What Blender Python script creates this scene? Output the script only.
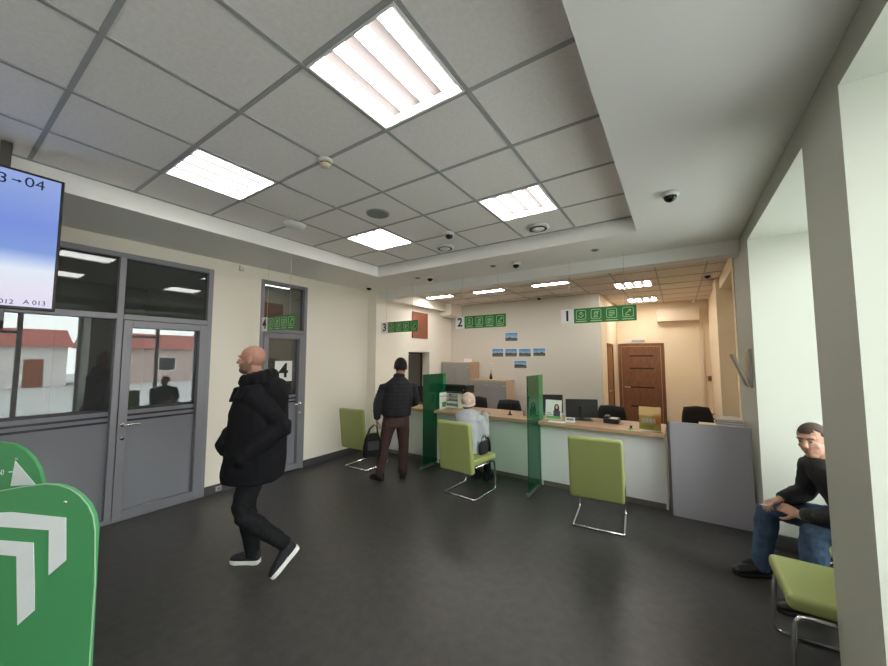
import bpy, bmesh, math, random
from mathutils import Vector as V, Matrix as M
random.seed(7)
SC = bpy.context.scene
COL = SC.collection
PI = math.pi
for o in list(bpy.data.objects): bpy.data.objects.remove(o)

# ------------------------------------------------------------------ camera
EYE = 1.70
FPX, YAW, PITCH = 350.52, -0.58689, 0.07114
cy_, sy_, cp_, sp_ = math.cos(YAW), math.sin(YAW), math.cos(PITCH), math.sin(PITCH)
FWD = V((sy_*cp_, cy_*cp_, sp_)); RGT = V((cy_, -sy_, 0)); UPV = RGT.cross(FWD)
cd = bpy.data.cameras.new('camera'); cam = bpy.data.objects.new('camera', cd); COL.objects.link(cam)
cd.sensor_width = 36; cd.lens = FPX/888*36; cd.clip_start = 0.02; cd.clip_end = 300
mw = M.Identity(4)
for i in range(3):
    mw[i][0] = RGT[i]; mw[i][1] = UPV[i]; mw[i][2] = -FWD[i]
mw[2][3] = EYE
cam.matrix_world = mw
SC.camera = cam

def at(px, py, ax, val):
    """point where the sight line through a pixel meets the plane coordinate[ax] = val (a surveying aid)"""
    d = RGT*((px-444)/FPX) - UPV*((py-333)/FPX) + FWD
    o = V((0, 0, EYE))
    return o + d*((val-o[ax])/d[ax])

# ------------------------------------------------------------------ world, light, exposure
W = bpy.data.worlds.new('overcast_sky'); SC.world = W; W.use_nodes = True
nt = W.node_tree; nt.nodes.clear()
wo = nt.nodes.new('ShaderNodeOutputWorld'); bg = nt.nodes.new('ShaderNodeBackground')
tc = nt.nodes.new('ShaderNodeTexCoord'); sx = nt.nodes.new('ShaderNodeSeparateXYZ'); cr = nt.nodes.new('ShaderNodeValToRGB')
nt.links.new(tc.outputs['Generated'], sx.inputs[0]); nt.links.new(sx.outputs['Z'], cr.inputs[0]); nt.links.new(cr.outputs[0], bg.inputs[0]); nt.links.new(bg.outputs[0], wo.inputs[0])
cr.color_ramp.elements[0].position = 0.0; cr.color_ramp.elements[0].color = (.97, .965, .93, 1)
cr.color_ramp.elements[1].position = .6; cr.color_ramp.elements[1].color = (.90, .92, .91, 1)
bg.inputs[1].default_value = 7.5
LAMP = 8.6            # radiance of the fluorescent tubes in the hall
OLAMP = 31.0          # and in the office
SC.view_settings.view_transform = 'Standard'; SC.view_settings.look = 'None'
SC.view_settings.gamma = 1; SC.view_settings.use_curve_mapping = False
SC.view_settings.exposure = 0.68
SC.cycles.max_bounces = 10; SC.cycles.diffuse_bounces = 5; SC.cycles.transparent_max_bounces = 16
SC.cycles.sample_clamp_indirect = 6.0

# ------------------------------------------------------------------ helpers
MATS = {}
def lin(r, g, b):
    f = lambda c: (c/255/12.92) if c/255 <= .04045 else ((c/255+.055)/1.055)**2.4
    return (f(r), f(g), f(b))
def mat(name, c, rough=.55, metal=0, bump=0, bscale=200, var=0, vscale=6, spec=.5, emit=None, estr=0, alpha=1, trans=0, ior=1.45, stretch=None):
    if name in MATS: return MATS[name]
    m = bpy.data.materials.new(name); m.use_nodes = True; n = m.node_tree; b = n.nodes['Principled BSDF']
    b.inputs['Base Color'].default_value = (*c, 1); b.inputs['Roughness'].default_value = rough; b.inputs['Metallic'].default_value = metal
    b.inputs['Specular IOR Level'].default_value = spec; b.inputs['IOR'].default_value = ior
    b.inputs['Alpha'].default_value = alpha; b.inputs['Transmission Weight'].default_value = trans
    if emit: b.inputs['Emission Color'].default_value = (*emit, 1); b.inputs['Emission Strength'].default_value = estr
    if var or bump:
        t = n.nodes.new('ShaderNodeTexCoord'); mp = n.nodes.new('ShaderNodeMapping'); n.links.new(t.outputs['Object'], mp.inputs[0])
        if stretch: mp.inputs['Scale'].default_value = stretch
    if var:
        q = n.nodes.new('ShaderNodeTexNoise'); q.inputs['Scale'].default_value = vscale; q.inputs['Detail'].default_value = 6
        n.links.new(mp.outputs[0], q.inputs['Vector'])
        r = n.nodes.new('ShaderNodeValToRGB'); r.color_ramp.elements[0].position = .3; r.color_ramp.elements[1].position = .7
        r.color_ramp.elements[0].color = (*[max(0, x*(1-var)) for x in c], 1); r.color_ramp.elements[1].color = (*[min(1, x*(1+var)) for x in c], 1)
        n.links.new(q.outputs['Fac'], r.inputs[0]); n.links.new(r.outputs[0], b.inputs['Base Color'])
    if bump:
        q = n.nodes.new('ShaderNodeTexNoise'); q.inputs['Scale'].default_value = bscale; q.inputs['Detail'].default_value = 3
        n.links.new(mp.outputs[0], q.inputs['Vector'])
        bu = n.nodes.new('ShaderNodeBump'); bu.inputs['Strength'].default_value = bump; bu.inputs['Distance'].default_value = .004
        n.links.new(q.outputs['Fac'], bu.inputs['Height']); n.links.new(bu.outputs[0], b.inputs['Normal'])
    MATS[name] = m
    return m
def glass(name, tint, refl_ior=1.9, rough=0.0, body=0, bodycol=(.5, .5, .5)):
    """thin sheet: tinted see-through, Fresnel mirror, optional milky share for film"""
    if name in MATS: return MATS[name]
    m = bpy.data.materials.new(name); m.use_nodes = True; n = m.node_tree; n.nodes.clear()
    out = n.nodes.new('ShaderNodeOutputMaterial'); t = n.nodes.new('ShaderNodeBsdfTransparent'); t.inputs[0].default_value = (*tint, 1)
    g = n.nodes.new('ShaderNodeBsdfGlossy'); g.inputs['Roughness'].default_value = rough; g.inputs[0].default_value = (.95, .97, 1, 1)
    f = n.nodes.new('ShaderNodeFresnel'); f.inputs[0].default_value = refl_ior
    mx = n.nodes.new('ShaderNodeMixShader'); n.links.new(f.outputs[0], mx.inputs[0])
    base = t
    if body:
        d = n.nodes.new('ShaderNodeBsdfDiffuse'); d.inputs[0].default_value = (*bodycol, 1)
        mb = n.nodes.new('ShaderNodeMixShader'); mb.inputs[0].default_value = body
        n.links.new(t.outputs[0], mb.inputs[1]); n.links.new(d.outputs[0], mb.inputs[2]); base = mb
    n.links.new(base.outputs[0], mx.inputs[1]); n.links.new(g.outputs[0], mx.inputs[2]); n.links.new(mx.outputs[0], out.inputs[0])
    MATS[name] = m
    return m

class MB:
    def __init__(s): s.bm = bmesh.new()
    def box(s, x0, x1, y0, y1, z0, z1, mtx=None):
        vs = [s.bm.verts.new((x, y, z)) for z in (z0, z1) for y in (y0, y1) for x in (x0, x1)]
        if mtx:
            for v in vs: v.co = mtx @ v.co
        for f in ((0, 2, 3, 1), (4, 5, 7, 6), (0, 1, 5, 4), (2, 6, 7, 3), (0, 4, 6, 2), (1, 3, 7, 5)): s.bm.faces.new([vs[i] for i in f])
        return s
    def loft(s, rings, seg=16, cap=.5, power=2):
        """closed loft; ring = (centre, half axis u, half axis v)"""
        R = []
        for c, u, v in rings:
            c, u, v = V(c), V(u), V(v); row = []
            for k in range(seg):
                a = 2*PI*k/seg; ca, sa = math.cos(a), math.sin(a)
                if power != 2: ca = math.copysign(abs(ca)**(2/power), ca); sa = math.copysign(abs(sa)**(2/power), sa)
                row.append(s.bm.verts.new(c+u*ca+v*sa))
            R.append(row)
        for a, b in zip(R, R[1:]):
            for k in range(seg): s.bm.faces.new((a[k], a[(k+1) % seg], b[(k+1) % seg], b[k]))
        for row, (c, u, v), nb, sg in ((R[0], rings[0], rings[1], -1), (R[-1], rings[-1], rings[-2], 1)):
            d = V(c)-V(nb[0]); d = d.normalized() if d.length > 1e-9 else V((0, 0, 0))
            p = s.bm.verts.new(V(c)+d*cap*min(V(u).length, V(v).length))
            for k in range(seg):
                a, b = row[k], row[(k+1) % seg]
                s.bm.faces.new((p, b, a) if sg < 0 else (p, a, b))
        return s
    def tube(s, pts, r, seg=10, cap=0.0):
        pts = [V(p) for p in pts]; rs = r if isinstance(r, (list, tuple)) else [r]*len(pts); rings = []; u = None
        for i, p in enumerate(pts):
            t = (pts[min(i+1, len(pts)-1)]-pts[max(i-1, 0)]).normalized()
            if u is None:
                u = t.cross(V((0, 0, 1)) if abs(t.z) < .9 else V((1, 0, 0))).normalized()
            else:
                u = (u-t*u.dot(t)).normalized()
            rings.append((p, u*rs[i], t.cross(u)*rs[i]))
        return s.loft(rings, seg, cap)
    def ell(s, c, a, b, d, seg=16, nr=9):
        """ellipsoid with half axis vectors a, b, d"""
        c, a, b, d = V(c), V(a), V(b), V(d)
        rings = [(c+d*math.sin(t), a*math.cos(t), b*math.cos(t)) for t in [(-.5+(k+.35)/(nr-.3))*PI for k in range(nr)]]
        return s.loft(rings, seg, .05)
    def lathe(s, prof, c=(0, 0, 0), seg=24, mtx=None):
        R = []; c = V(c)
        for r, z in prof:
            R.append([s.bm.verts.new((mtx @ V((r*math.cos(2*PI*k/seg), r*math.sin(2*PI*k/seg), z)) if mtx else V((r*math.cos(2*PI*k/seg), r*math.sin(2*PI*k/seg), z)))+c) for k in range(seg)])
        for a, b in zip(R, R[1:]):
            for k in range(seg): s.bm.faces.new((a[k], a[(k+1) % seg], b[(k+1) % seg], b[k]))
        s.bm.faces.new(R[0][::-1]); s.bm.faces.new(R[-1])
        return s
    def prism(s, poly, h0, h1, mtx=None):
        """poly in local xy, extruded along local z"""
        a = [s.bm.verts.new(V((x, y, h0))) for x, y in poly]; b = [s.bm.verts.new(V((x, y, h1))) for x, y in poly]
        if mtx:
            for v in a+b: v.co = mtx @ v.co
        n = len(poly)
        s.bm.faces.new(a[::-1]); s.bm.faces.new(b)
        for k in range(n): s.bm.faces.new((a[k], a[(k+1) % n], b[(k+1) % n], b[k]))
        return s
    def out(s, name, m, parent=None, bevel=0, smooth=False, label=None, org=None, seg=2):
        bmesh.ops.recalc_face_normals(s.bm, faces=s.bm.faces)
        me = bpy.data.meshes.new(name)
        if org is not None: bmesh.ops.translate(s.bm, verts=s.bm.verts, vec=-V(org))
        s.bm.to_mesh(me); s.bm.free(); me.materials.append(m)
        if smooth:
            for p in me.polygons: p.use_smooth = True
        o = bpy.data.objects.new(name, me); COL.objects.link(o)
        if parent: o.parent = parent
        if org is not None and parent is None: o.location = org
        if bevel:
            b = o.modifiers.new('bevel', 'BEVEL'); b.width = bevel; b.segments = seg; b.limit_method = 'ANGLE'; b.angle_limit = .6
            for p in me.polygons: p.use_smooth = True
            w = o.modifiers.new('wn', 'WEIGHTED_NORMAL'); w.keep_sharp = True
        if label: o['label'] = label
        return o
def tag(o, label, cat, group=None, kind=None):
    o['label'] = label; o['category'] = cat
    if group: o['group'] = group
    if kind: o['kind'] = kind
    return o
def thing(name, label, cat, loc=(0, 0, 0), rz=0, group=None):
    o = bpy.data.objects.new(name, None); COL.objects.link(o); o.empty_display_size = .1
    o.location = loc; o.rotation_euler = (0, 0, rz)
    return tag(o, label, cat, group)
def struct(o, parent=None):
    o['kind'] = 'structure'
    return o
def sroot(name, label=None):
    o = bpy.data.objects.new(name, None); COL.objects.link(o); o['kind'] = 'structure'
    if label: o['label'] = label
    return o
def dup(root, loc, rz=None, label=None):
    r = root.copy(); COL.objects.link(r); r.location = loc
    if rz is not None: r.rotation_euler = (0, 0, rz)
    if label: r['label'] = label
    for ch in list(root.children):
        c = ch.copy(); COL.objects.link(c); c.parent = r
        for g in list(ch.children):
            d = g.copy(); COL.objects.link(d); d.parent = c
    return r
def text(body, size, name, m, parent, mtx, depth=.001, align='CENTER', label=None, bold=0.0):
    cu = bpy.data.curves.new('t', 'FONT'); cu.body = body; cu.size = size; cu.extrude = depth; cu.align_x = align; cu.align_y = 'CENTER'; cu.offset = bold
    t = bpy.data.objects.new('t', cu); COL.objects.link(t)
    dg = bpy.context.evaluated_depsgraph_get(); me = bpy.data.meshes.new_from_object(t.evaluated_get(dg)); bpy.data.objects.remove(t)
    me.transform(mtx); me.materials.clear(); me.materials.append(m); me.name = name
    o = bpy.data.objects.new(name, me); COL.objects.link(o)
    if parent: o.parent = parent
    if label: o['label'] = label
    return o
def frame_mtx(loc, xdir, ydir):
    x = V(xdir).normalized(); y = V(ydir).normalized(); z = x.cross(y)
    m = M.Identity(4)
    for i in range(3): m[i][0] = x[i]; m[i][1] = y[i]; m[i][2] = z[i]; m[i][3] = loc[i]
    return m
def rrect(w, h, r, n=6, cx=0, cy=0):
    p = []
    for qx, qy, a0 in ((w/2-r, h/2-r, 0), (-w/2+r, h/2-r, PI/2), (-w/2+r, -h/2+r, PI), (w/2-r, -h/2+r, 3*PI/2)):
        for k in range(n+1): p.append((cx+qx+r*math.cos(a0+k*PI/2/n), cy+qy+r*math.sin(a0+k*PI/2/n)))
    return p

# ------------------------------------------------------------------ materials
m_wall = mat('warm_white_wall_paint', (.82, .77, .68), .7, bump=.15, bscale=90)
m_pier_shade = mat('pier_paint_shaded', (.42, .43, .37), .7, bump=.15, bscale=90)  # right wall paint darkened: backlit shade of the room faces put into the colour
m_pier_lit = mat('pier_paint_lit', (.71, .725, .65), .7, bump=.1, bscale=90)  # the same wall paint in its daylit tone
m_office = mat('beige_wall_paint', (.62, .585, .52), .7, bump=.15, bscale=90)
m_cream = mat('cream_yellow_wall_paint', (.80, .67, .48), .7, bump=.15, bscale=90)
m_soffit = mat('matt_ceiling_paint', (.80, .78, .76), .75, bump=.1, bscale=120)
m_tile = mat('mineral_ceiling_tile', (.84, .80, .78), .85, bump=.5, bscale=350, var=.04, vscale=40)
m_tile2 = mat('office_ceiling_tile', (.74, .66, .58), .85, bump=.5, bscale=350, var=.04, vscale=40)
m_tbar = mat('grey_ceiling_grid', (.36, .36, .36), .6)
m_floor = mat('dark_grey_linoleum', (.050, .047, .045), .36, bump=.12, bscale=60, var=.16, vscale=14, spec=.35)
m_base = mat('dark_grey_skirting', (.06, .06, .06), .5)
m_alu = mat('grey_powder_coated_aluminium', (.23, .23, .26), .42, metal=.25)
m_gap = mat('black_rubber', (.012, .012, .012), .6)
m_chrome = mat('chrome', (.75, .75, .76), .16, metal=1)
m_steel = mat('brushed_steel', (.45, .45, .45), .35, metal=1)
m_lime = mat('lime_green_leatherette', (.31, .345, .12), .48, bump=.12, bscale=160)
m_white = mat('white_laminate', (.74, .74, .74), .45)
m_wplastic = mat('white_plastic', (.75, .74, .71), .4)
m_wood = mat('light_oak_laminate', (.44, .28, .175), .4, var=.22, vscale=9, stretch=(1, 14, 14))
m_woodv = mat('oak_laminate_upright', (.50, .34, .22), .45, var=.22, vscale=9, stretch=(14, 14, 1))
m_brown = mat('walnut_door_veneer', (.19, .085, .042), .42, var=.3, vscale=7, stretch=(14, 14, 1))
m_brownd = mat('dark_walnut_inlay', (.03, .013, .007), .5)
m_redb = mat('red_brown_board', (.22, .075, .04), .6, var=.1)
m_greyfab = mat('grey_laminate', (.30, .28, .265), .5, var=.06, vscale=30)
m_lilac = mat('pale_lilac_grey_laminate', (.36, .345, .39), .5)
m_black = mat('black_plastic', (.012, .012, .013), .4)
m_blackfab = mat('black_upholstery', (.014, .014, .015), .85, bump=.4, bscale=300)
m_paper = mat('white_paper', (.80, .80, .80), .7)
m_ink = mat('black_ink', (.01, .01, .01), .6)
m_green = mat('green_board', (.065, .30, .115), .4)
m_greenl = mat('pale_green_print', (.45, .72, .40), .5)
m_screen_dark = mat('monitor_glass', (.01, .012, .015), .12)
m_lampframe = mat('white_lamp_frame', (.8, .8, .8), .5)
m_tube = mat('fluorescent_tube', (1, 1, 1), .5, emit=(1, .955, .90), estr=LAMP)
m_tube2 = mat('office_fluorescent_tube', (1, 1, 1), .5, emit=(1, .95, .88), estr=OLAMP)
m_louver = mat('lamp_reflector', (.055, .046, .046), .6)
g_part = glass('partition_glass', (.50, .53, .53), 1.8, .0, .16, (.20, .21, .22))  # milky share paints a grey veil of light over the clear pane
g_trans = glass('transom_glass', (.62, .66, .64), 1.5, .0, .07, (.30, .32, .30))  # faint milky share: veil of light put into the transom colour
g_film = glass('frosted_film_glass', (.5, .5, .55), 1.5, .10, .62, (.33, .335, .385))
g_stripe = mat('dark_film_stripe', (.012, .012, .02), .25)
g_win = glass('window_glass', (.93, .96, .95), 1.3)
g_green = glass('green_acrylic', (.27, .82, .49), 1.35, .0, .14, (.04, .48, .2))

# ------------------------------------------------------------------ room shell
XL, XR = -4.92, 0.60          # wall faces of the hall
XO = -4.70                    # left wall of the office behind the counter
YN, YB, YO, YF = -3.4, 4.85, 7.40, 9.65
ZS, ZT = 2.98, 3.143
struct(MB().box(-8.4, 1.9, YN-.2, 10.0, -.12, 0).out('floor', m_floor))
# tiled ceiling of the recess: 0.6 m tiles, each a shallow slab, lamp cells left free
GX, GY = -3.291, 1.575
RX0, RX1, RY0, RY1 = -3.90, -.295, -3.05, 3.98
lamps = [(i, j) for i in (0, 3) for j in (-7, -4, -1, 2)]
b = MB(); t = MB()
for i in range(-2, 6):
    for j in range(-9, 5):
        if (i, j) in lamps: continue
        x0, x1 = max(GX+.6*i+.012, RX0), min(GX+.6*i+.588, RX1); y0, y1 = max(GY+.6*j+.012, RY0), min(GY+.6*j+.588, RY1)
        if x1-x0 > .01 and y1-y0 > .01: b.box(x0, x1, y0, y1, ZT+.006, ZT+.03)
b.box(RX0-.1, RX1+.1, RY0-.1, RY1+.1, ZT+.16, ZT+.2)
struct(b.out('ceiling', m_tile))
for i in range(-1, 6):
    x = GX+.6*i
    if RX0 < x < RX1: t.box(x-.012, x+.012, RY0, RY1, ZT, ZT+.03)
for j in range(-8, 5):
    y = GY+.6*j
    if RY0 < y < RY1: t.box(RX0, RX1, y-.012, y+.012, ZT+.001, ZT+.03)
for x0, x1, y0, y1 in ((RX0, RX0+.02, RY0, RY1), (RX1-.02, RX1, RY0, RY1), (RX0, RX1, RY0, RY0+.02), (RX0, RX1, RY1-.02, RY1)): t.box(x0, x1, y0, y1, ZT-.001, ZT+.03)
struct(t.out('trim_1', m_tbar))
b = MB()
b.box(XL-.1, RX0, YN, YB, ZS, 3.34); b.box(RX1, XR+.9, YN, YB, ZS, 3.34); b.box(RX0, RX1, RY1, YB, ZS, 3.34); b.box(RX0, RX1, YN, RY0, ZS, 3.34)
struct(b.out('ceiling_soffit', m_soffit))
struct(MB().box(XO-.3, XR+.02, YB, YB+.2, 2.83, 3.34).out('ceiling_beam', m_soffit))
# ceiling of the office
b = MB(); t = MB()
olamps = [(-4.12, 6.03, .62, .17), (-2.98, 6.03, .62, .17), (-1.80, 6.03, .62, .17)]
clamps = [(-.60, 6.90, .58, .5), (-.60, 8.80, .58, .5)]
b.box(XO-.3, XR+.02, YB+.2, YF+.1, ZS+.008, ZS+.2)
for k in range(10):
    x = XO+.28+.6*k
    if x < XR: t.box(x-.009, x+.009, YB+.2, YF, ZS+.001, ZS+.012)
for k in range(8):
    y = YB+.5+.6*k
    if y < YF: t.box(XO, XR, y-.009, y+.009, ZS+.002, ZS+.012)
struct(b.out('ceiling_office', m_tile2)); struct(t.out('trim_2', mat('beige_ceiling_grid', (.42, .37, .32), .6)))
# left wall with its two glazed openings
b = MB()
for y0, y1, z0, z1 in ((YN, -1.35, 0, 3.3), (-1.35, 2.06, 2.83, 3.3), (2.06, 2.68, 0, 3.3), (2.68, 3.43, 2.83, 3.3), (3.43, 4.76, 0, 3.3)): b.box(XL-.15, XL, y0, y1, z0, z1)
struct(b.out('wall_left', m_wall))
b = MB()
b.box(XL-.35, XO, 4.76, 5.72, 0, 3.3); b.box(XL-.35, XO, 6.47, YO+.1, 0, 3.3); b.box(XL-.35, XO, 5.72, 6.47, 1.83, 3.3)
struct(b.out('wall_left_office', m_wall))
struct(MB().box(XO, XO+.16, 5.05, 6.9, 2.80, ZS+.02).box(XO, XO+.30, 6.9, YO, 2.70, ZS+.02).out('trim_3', m_wall, bevel=.006))
# office back wall, corridor beyond, right wall with the window openings
struct(MB().box(XO-.1, -1.24, YO, YO+.12, 0, 3.3).out('wall_back', m_office))
b = MB(); b.box(-1.36, -1.24, YO+.12, 8.10, 0, 3.3); b.box(-1.36, -1.24, 8.10, 8.95, 2.02, 3.3); b.box(-1.36, -1.24, 8.95, YF, 0, 3.3)
struct(b.out('wall_corridor', m_cream))
struct(MB().box(-1.36, XR+.3, YF, YF+.15, 0, 3.3).out('wall_far', m_cream))
DEP = 1.42
b = MB()
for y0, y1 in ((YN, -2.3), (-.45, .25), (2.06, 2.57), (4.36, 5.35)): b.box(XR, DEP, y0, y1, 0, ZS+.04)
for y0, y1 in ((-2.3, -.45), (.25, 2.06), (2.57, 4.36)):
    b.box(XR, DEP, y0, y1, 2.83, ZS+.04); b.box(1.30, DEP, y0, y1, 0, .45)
wr = struct(b.out('wall_right', m_pier_shade)); wr.data.materials.append(m_pier_lit)
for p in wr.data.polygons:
    if abs(p.normal.x) < .5: p.material_index = 1      # reveals and lintel undersides take the daylit tone, room faces the painted shade
b = MB(); b.box(XR-.01, DEP, 5.35, 5.48, 0, ZS+.04); b.box(XR, DEP, 7.05, YF, 0, ZS+.04); b.box(XR, DEP, 5.48, 7.05, 2.80, ZS+.04); b.box(1.0, DEP, 5.48, 7.05, 0, 2.8)
b.box(XR-.05, XR, 7.05, 7.55, 0, ZS)
struct(b.out('wall_right_office', m_cream))
struct(MB().box(XL-.15, DEP, YN-.15, YN, 0, 3.3).out('wall_front', m_wall))
# rooms behind the glazed partitions
b = MB()
for x0, x1, y0, y1 in ((-8.3, -8.2, -1.6, 4.7), (-8.2, XL-.15, -1.7, -1.6), (-8.2, XL-.15, 2.33, 2.42), (-8.2, XL-.15, 4.6, 4.7)): b.box(x0, x1, y0, y1, 0, 2.98)
struct(b.out('wall_backroom', mat('grey_green_wall_paint', (.36, .38, .36), .7)))
struct(MB().box(-6.5, -6.4, 2.42, 4.6, 0, 2.98).out('wall_sideroom', m_office))
struct(MB().box(-8.3, XL-.15, -1.7, 4.7, 2.98, 3.05).out('ceiling_backroom', m_soffit))
# skirting
struct(MB().box(XL, XL+.018, 2.06, 2.68, 0, .11).box(XL, XL+.018, 3.43, 4.76, 0, .11).out('baseboard_left', m_base, bevel=.004))
struct(MB().box(XL, XO+.015, 4.742, 4.76, 0, .11).out('baseboard_pier', m_base, bevel=.004))
struct(MB().box(XR+.02, 1.30, 4.34, 4.36, 0, .13).box(1.28, 1.30, 2.59, 4.34, 0, .13).box(XR-.018, XR, 2.06, 2.57, 0, .11).box(XR-.018, XR, 4.36, 4.60, 0, .11).out('baseboard_right', m_base, bevel=.004))
struct(MB().box(XR-.018, XR, -.45, .25, 0, .11).box(XR+.02, 1.30, 2.57, 2.59, 0, .13).out('baseboard_niche', m_base, bevel=.004))

# ------------------------------------------------------------------ glazed partitions in the left wall
def rect_frame(b, x0, x1, y0, y1, z0, z1, w, wb=None):
    wb = w if wb is None else wb
    b.box(x0, x1, y0, y0+w, z0, z1); b.box(x0, x1, y1-w, y1, z0, z1); b.box(x0, x1, y0+w, y1-w, z1-w, z1)
    if wb: b.box(x0, x1, y0+w, y1-w, z0, z0+wb)
FX0, FX1 = XL-.10, XL+.012
GXp = XL-.05
def glazed_leaf(name, y0, y1, ztop, label, hy):
    r = sroot(name, label)
    b = MB(); rect_frame(b, FX0+.02, FX1+.012, y0, y1, .02, ztop, .075, .085); f = b.out('leaf_frame', m_alu, r, bevel=.004)
    MB().box(GXp-.004, GXp+.004, y0+.07, y1-.07, 1.17, ztop-.07).out('pane', g_part, r)
    MB().box(GXp-.004, GXp+.004, y0+.07, y1-.07, .10, 1.17).out('frosted_pane', g_film, r)
    b = MB()
    for z in (1.02, 1.075, 1.14): b.box(GXp+.005, GXp+.007, y0+.076, y1-.076, z, z+(.022 if z < 1.1 else .03))
    b.out('film_stripe', g_stripe, r)
    s = 1 if hy < (y0+y1)/2 else -1
    b = MB(); b.tube([(FX1+.012, hy, 1.0), (FX1+.06, hy, 1.0), (FX1+.065, hy+s*.01, 1.0), (FX1+.065, hy+s*.13, 1.0)], .010, 10, .3)
    b.lathe([(.024, 0), (.024, .008)], (FX1+.012, hy, 1.0), 16, M.Rotation(PI/2, 4, 'Y')); b.lathe([(.02, 0), (.02, .007)], (FX1+.012, hy, .86), 16, M.Rotation(PI/2, 4, 'Y'))
    b.out('door_handle', m_chrome, r, smooth=True)
    return r
w1 = sroot('window_1', 'glazed partition bay with transom beside the ticket screen')
b = MB(); rect_frame(b, FX0, FX1, -1.35, 2.06, 0, 2.83, .055, .05); b.box(FX0, FX1, 1.15, 1.205, .05, 2.775); b.box(FX0, FX1, -1.295, 1.15, 2.11, 2.17); b.box(FX0, FX1, 1.205, 2.005, 2.11, 2.17)
b.box(FX0, FX1, -.35, -.30, .05, 2.775)
b.out('window_frame', m_alu, w1, bevel=.004)
for y0, y1 in ((-1.295, -.35), (-.30, 1.15)):
    MB().box(GXp-.004, GXp+.004, y0, y1, 1.17, 2.11).out('pane', g_part, w1)
    MB().box(GXp-.004, GXp+.004, y0, y1, .05, 1.17).out('frosted_pane', g_film, w1)
    b = MB()
    for z in (1.02, 1.075, 1.14): b.box(GXp+.005, GXp+.007, y0+.006, y1-.006, z, z+(.022 if z < 1.1 else .03))
    b.out('film_stripe', g_stripe, w1)
for y0, y1 in ((-1.295, -.35), (-.30, 1.15), (1.205, 2.005)): MB().box(GXp-.004, GXp+.004, y0, y1, 2.17, 2.775).out('transom_pane', g_trans, w1)
glazed_leaf('door_1', 1.208, 2.002, 2.105, 'glazed grey aluminium door in the big partition', 1.25)
w2 = sroot('window_2', 'transom window and frame around glass door number 4')
b = MB(); rect_frame(b, FX0, FX1, 2.68, 3.43, 0, 2.83, .05, 0); b.box(FX0, FX1, 2.73, 3.38, 2.07, 2.125); b.out('window_frame', m_alu, w2, bevel=.004)
MB().box(GXp-.004, GXp+.004, 2.73, 3.38, 2.125, 2.78).out('transom_pane', g_trans, w2)
glazed_leaf('door_2', 2.732, 3.378, 2.065, 'glazed door with a number 4 sheet on it', 3.335)
# number 4 sheet on the door
p0 = at(277.5, 361, 0, XL+.02); p1 = at(294, 381, 0, XL+.02)
s4 = tag(MB().box(GXp+.006, GXp+.010, p0.y, p1.y, p1.z, p0.z).out('number_sheet', m_paper), 'white sheet with a black number 4 on the glass door', 'sign')
text('4', .30, 'numeral', m_ink, s4, frame_mtx((GXp+.0105, (p0.y+p1.y)/2, (p0.z+p1.z)/2), (0, 1, 0), (0, 0, 1)), .0008, bold=.006)
# contents of the rooms behind the glass
t = thing('wardrobe', 'dark brown wardrobe in the dim room behind the big glass partition', 'wardrobe', (-7.9, 1.1, 0))
MB().box(-.28, .28, -.6, .6, 0, 2.3).out('body', m_brown, t, bevel=.006)
for s in (-1, 1):
    d = MB().box(.28, .30, min(s*.01, s*.59), max(s*.01, s*.59), .08, 2.27).out('door', m_brown, t, bevel=.004)
    MB().tube([(.30, s*.05, 1.05), (.33, s*.05, 1.07), (.33, s*.05, 1.23), (.30, s*.05, 1.25)], .006).out('handle', m_steel, d)
wa, wb = at(264, 302, 0, -6.38), at(282, 335, 0, -6.38)
tag(MB().box(-6.40, -6.375, wa.y, wb.y, wb.z, min(wa.z, 2.93)).out('wall_board', m_redb), 'red brown board on the wall of the room behind door 4', 'board')

# ------------------------------------------------------------------ doors and boards of the office
d3 = sroot('door_3', 'brown panelled door at the end of the corridor')
a0, a1 = at(618, 347, 1, YF).x, at(664, 346, 1, YF).x
b = MB(); b.box(a0, a0+.07, YF-.02, YF, 0, 1.98); b.box(a1-.07, a1, YF-.02, YF, 0, 1.98); b.box(a0, a1, YF-.02, YF, 1.98, 2.05); b.out('door_frame', m_brown, d3, bevel=.004)
MB().box(a0+.075, a1-.075, YF-.014, YF, .01, 1.975).out('leaf', m_brown, d3)
b = MB()
for z in (.55, 1.0, 1.45, 1.75): b.box(a0+.25, a1-.22, YF-.0155, YF-.014, z-.018, z+.018)
b.out('inlay', m_brownd, d3)
MB().tube([(a0+.13, YF-.014, 1.0), (a0+.13, YF-.06, 1.0), (a0+.25, YF-.06, 1.0)], .010).out('door_handle', m_steel, d3)
t = thing('door_sign', 'small white and grey sign plate above the brown corridor door', 'sign', ((a0+a1)/2-.1, YF, 2.11))
MB().box(-.22, .22, -.02, 0, -.04, .04).out('plate', m_wplastic, t, bevel=.004); MB().box(-.08, .2, -.022, -.02, -.025, .025).out('print', mat('grey_print', (.35, .36, .4), .5), t)
d4 = sroot('door_4', 'narrow brown door in the corridor side wall')
MB().box(-1.34, -1.232, 8.10, 8.16, 0, 2.02).box(-1.34, -1.232, 8.89, 8.95, 0, 2.02).box(-1.34, -1.232, 8.10, 8.95, 1.96, 2.02).out('door_frame', m_brown, d4, bevel=.004)
MB().box(-1.30, -1.25, 8.16, 8.89, .01, 1.96).out('leaf', mat('oak_brown_veneer', (.30, .15, .06), .45, var=.2, vscale=7, stretch=(14, 14, 1)), d4)
MB().tube([(-1.25, 8.25, 1.0), (-1.20, 8.25, 1.0), (-1.20, 8.37, 1.0)], .010).out('door_handle', m_steel, d4)
d5 = sroot('door_5', 'dark recessed door in the office left wall')
b = MB(); rect_frame(b, XO-.26, XO-.20, 5.72, 6.47, 0, 1.83, .045, 0); b.out('door_frame', m_brownd, d5, bevel=.004)
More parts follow.
